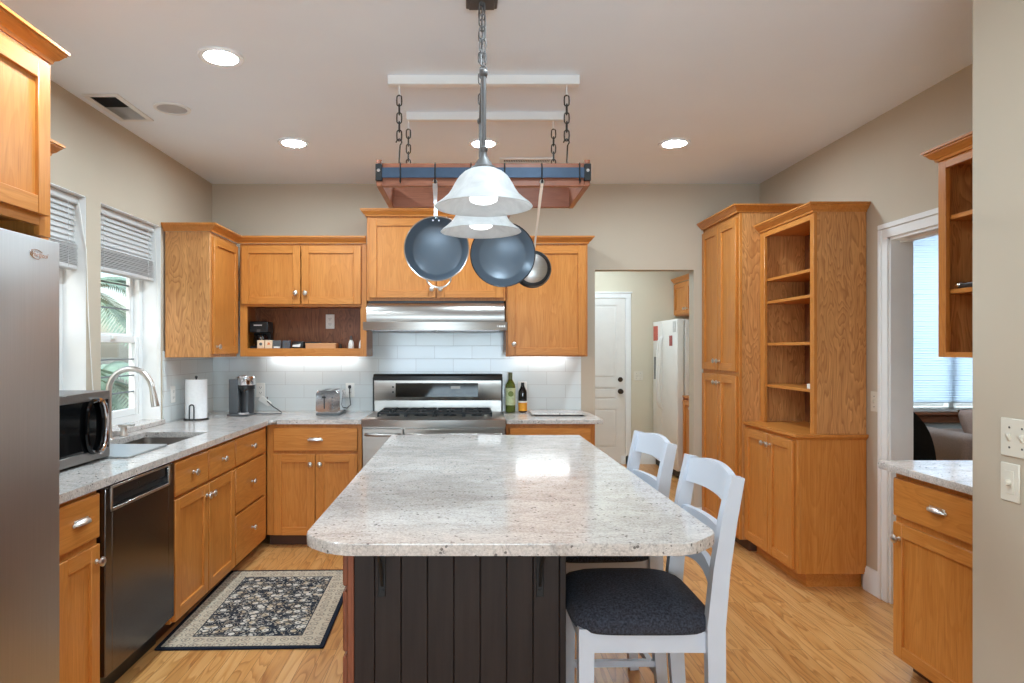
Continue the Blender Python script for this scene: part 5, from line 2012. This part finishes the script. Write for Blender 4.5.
mh = face_right(2.545)
t = thing('wall_cabinet', 'oak wall cabinet above the white refrigerator in the hall', 'cabinet', (2.8, 7.7, 1.81))
closed_box(t, mh, 7.21, 8.19, 3.045 - 2.545, 1.815, 2.21)
door(t, mh, 7.225, 7.70, 1.828, 2.20, OY, (7.665, 1.885))
door(t, mh, 7.71, 8.175, 1.828, 2.20, OY, (7.745, 1.885))
M().mat(OY).sweep([(2.535, 8.19), (2.535, 7.21), (3.045, 7.21)], crown_at(2.20), 1).build('crown', None, t)
mh2 = face_right(2.335)
t = base_cab('base_cabinet', 'oak base cabinet sliver beside the white refrigerator', mh2, 6.50, 7.195, 3.045 - 2.335, OY, ztop=0.895)
door(t, mh2, 6.52, 6.85, 0.11, 0.87, OY, (6.82, 0.80))
door(t, mh2, 6.86, 7.18, 0.11, 0.87, OY, (6.89, 0.80))
M().box(2.315, 3.045, 6.49, 7.197, 0.895, 0.915, bev=0.003).build('top', OY, t)

# ------------------------------------------------------------------ side room: window, blind, sofa, chair
m = M()
m.box(4.0, 4.05, SY + 0.02, SY + 0.09, 0.77, 2.69)
m.box(5.85, 5.9, SY + 0.02, SY + 0.09, 0.77, 2.69)
m.box(4.92, 4.98, SY + 0.02, SY + 0.09, 0.77, 2.69)
m.box(4.05, 5.85, SY + 0.02, SY + 0.085, 0.77, 0.82)
m.box(4.05, 5.85, SY + 0.02, SY + 0.085, 2.64, 2.69)
wn = struct(m.build('window_4', WHT))
M().box(4.03, 5.87, SY + 0.05, SY + 0.056, 0.8, 2.66).build('pane', PANE, wn)
m = M()
m.box(3.95, 5.95, SY - 0.05, SY + 0.02, 0.745, 0.770, bev=0.004)
m.box(3.97, 5.93, SY - 0.018, SY, 0.665, 0.745, bev=0.003)
struct(m.build('trim_side_sill', WALNUT))
t = thing('window_blind', 'white closed slatted blind glowing in the side room window', 'blind', (4.95, SY - 0.005, 2.66))
m = M()
z = 2.625
while z > 0.88:
    m.prism([(SY - 0.020, z), (SY - 0.0185, z + 0.001), (SY + 0.004, z - 0.034), (SY + 0.0025, z - 0.035)], 'x', 4.02, 5.88)
    z -= 0.025
m.build('slats', BLINDT, t)
box('head_rail', BLIND, t, 4.01, 5.89, SY - 0.03, SY + 0.018, 2.635, 2.685, bev=0.004)
box('bottom_rail', BLIND, t, 4.02, 5.88, SY - 0.025, SY + 0.012, 0.775, 0.800, bev=0.004)
m = M()
for k in range(9):
    m.box(4.02, 5.88, SY - 0.024, SY + 0.012, 0.803 + 0.009 * k, 0.8065 + 0.009 * k)
m.build('gathered_slats', BLIND, t)

def soft(m, x0, x1, y0, y1, z0, z1, b=0.05):
    m.box(x0, x1, y0, y1, z0, z1, bev=b, seg=4)
t = thing('sofa', 'brown fabric sofa under the side room window', 'sofa', (5.3, 6.3, 0))
m = M(); soft(m, 4.42, 6.4, 5.95, 6.72, 0.10, 0.30, 0.03); m.build('base', SOFA, t)
m = M(); soft(m, 4.42, 4.62, 5.93, 6.72, 0.28, 0.645, 0.06); m.build('arm', SOFA, t)
m = M(); soft(m, 6.22, 6.42, 5.93, 6.72, 0.28, 0.645, 0.06); m.build('arm', SOFA, t)
m = M(); soft(m, 4.62, 6.22, 5.92, 6.5, 0.29, 0.455, 0.05); m.build('seat_cushion', SOFA, t)
m = M(); soft(m, 4.62, 6.22, 6.52, 6.72, 0.29, 0.62, 0.06); m.build('backrest', SOFA, t)
for x in (4.5, 6.32):
    for y in (6.0, 6.66):
        M().cyl((x, y, 0), (x, y, 0.105), 0.025, 10).build('leg', BLK, t)
m = M()
n = 14
rows = []
for i in range(n + 1):
    row = []
    for j in range(n + 1):
        a, b = -1 + 2 * i / n, -1 + 2 * j / n
        e = max(0.0, (1 - a ** 4) * (1 - b ** 4)) ** 0.5
        row.append((a, b, e))
    rows.append(row)
for s_ in (1, -1):
    vv = [[m.v(4.90 + 0.21 * a * (1 - 0.06 * b * b), 6.30 - s_ * 0.085 * e + 0.10 * b, 0.652 + 0.185 * b * (1 - 0.06 * a * a)) for a, b, e in r_] for r_ in rows]
    for i in range(n):
        for j in range(n):
            m.face([vv[i][j], vv[i + 1][j], vv[i + 1][j + 1], vv[i][j + 1]])
bmesh.ops.remove_doubles(m.bm, verts=m.bm.verts[:], dist=1e-5)
tag(m.build('throw_pillow', PILL, angle=80), 'brown throw pillow leaning in the corner of the sofa', 'pillow')

t = thing('desk_chair', 'black rounded-back chair standing in the side room', 'chair', (3.05, 4.85, 0))
m = M()
n, k2 = 18, 10
vv = []
for s_ in (0, 1):
    grid = []
    for i in range(n + 1):
        a = -1 + 2 * i / n
        col_ = []
        for j in range(k2 + 1):
            v_ = j / k2
            hw = 0.36 * (1 - 0.55 * v_ ** 3.2)
            zt = 0.50 + 0.56 * v_ * (1 - 0.10 * a * a * v_)
            yy = 4.92 + 0.06 * v_ - 0.10 * a * a + s_ * (0.09 * (1 - v_ ** 6) + 0.015)
            col_.append(m.v(3.04 + a * hw, yy, zt))
        grid.append(col_)
    vv.append(grid)
for g in vv:
    for i in range(n):
        for j in range(k2):
            m.face([g[i][j], g[i + 1][j], g[i + 1][j + 1], g[i][j + 1]])
A_, B_ = vv
for i in range(n):
    m.face([A_[i][k2], A_[i + 1][k2], B_[i + 1][k2], B_[i][k2]])
    m.face([A_[i][0], A_[i + 1][0], B_[i + 1][0], B_[i][0]])
for j in range(k2):
    m.face([A_[0][j], A_[0][j + 1], B_[0][j + 1], B_[0][j]])
    m.face([A_[n][j], A_[n][j + 1], B_[n][j + 1], B_[n][j]])
m.build('backrest', CHAIRB, t, angle=60)
m = M(); soft(m, 2.74, 3.34, 4.40, 5.0, 0.42, 0.53, 0.045); m.build('seat', CHAIRB, t)
M().cyl((3.04, 4.70, 0.06), (3.04, 4.70, 0.43), 0.03, 14).build('post', BLK, t)
for k in range(5):
    a = 2 * math.pi * k / 5 + 0.3
    m = M()
    ex, ey = 3.04 + 0.28 * math.cos(a), 4.70 + 0.28 * math.sin(a)
    m.tube([(3.04, 4.70, 0.10), (ex, ey, 0.065)], [0.022, 0.014], 8)
    m.ball((ex, ey, 0.0285), 0.028, n=12, m=8)
    m.build('leg', BLK, t)

# ------------------------------------------------------------------ garden outside the kitchen windows
struct(M().box(-14, -2.42, -2, 16, -0.30, -0.2).build('garden_ground', SOIL, loc=(0, 0, -0.2)))
def palm(label, x, y, h, nf, L, seed):
    rnd = random.Random(seed)
    t = thing('garden_palm', label, 'palm', (x, y, -0.2), 'palms outside the kitchen windows')
    M().tube([(x, y, -0.2), (x + 0.03, y, h * 0.5), (x, y + 0.03, h)], [0.11, 0.085, 0.075], 12).build('trunk', TRUNK, t)
    for k in range(nf):
        a = 2 * math.pi * k / nf + rnd.uniform(-0.2, 0.2)
        up = rnd.uniform(0.1, 1.0)
        pts = []
        for i in range(11):
            s_ = i / 10
            rr = L * s_ * (0.95 - 0.1 * up)
            pts.append(Vector((x + rr * math.cos(a), y + rr * math.sin(a), h + L * (up * 0.75 * s_ - 0.75 * s_ * s_))))
        m = M()
        m.tube(pts, [0.014 - 0.0011 * i for i in range(11)], 6)
        sd = Vector((-math.sin(a), math.cos(a), 0))
        for i in range(1, 40):
            s_ = i / 40
            q = s_ * 10
            i0 = min(9, int(q))
            p = pts[i0].lerp(pts[i0 + 1], q - i0)
            d = (pts[i0 + 1] - pts[i0]).normalized()
            ln = 0.42 * L / 1.6 * math.sin(math.pi * (0.12 + 0.86 * s_))
            for sg in (-1, 1):
                tip = p + sd * sg * ln * 0.8 + d * ln * 0.55 + Vector((0, 0, -0.25 * ln))
                mid = p.lerp(tip, 0.5) + Vector((0, 0, 0.04 * ln))
                wv = d * 0.022
                v0, v1, v2, v3, v4 = m.v(*(p - wv * 0.5)), m.v(*(p + wv * 0.5)), m.v(*(mid + wv)), m.v(*tip), m.v(*(mid - wv))
                m.face([v0, v1, v2, v3, v4])
        m.build('frond', PALE, t)
palm('pale green palm seen through the sink window', -4.3, 7.6, 1.05, 11, 1.5, 3)
palm('taller pale palm farther out behind the sink window', -6.4, 10.6, 2.3, 12, 1.8, 5)
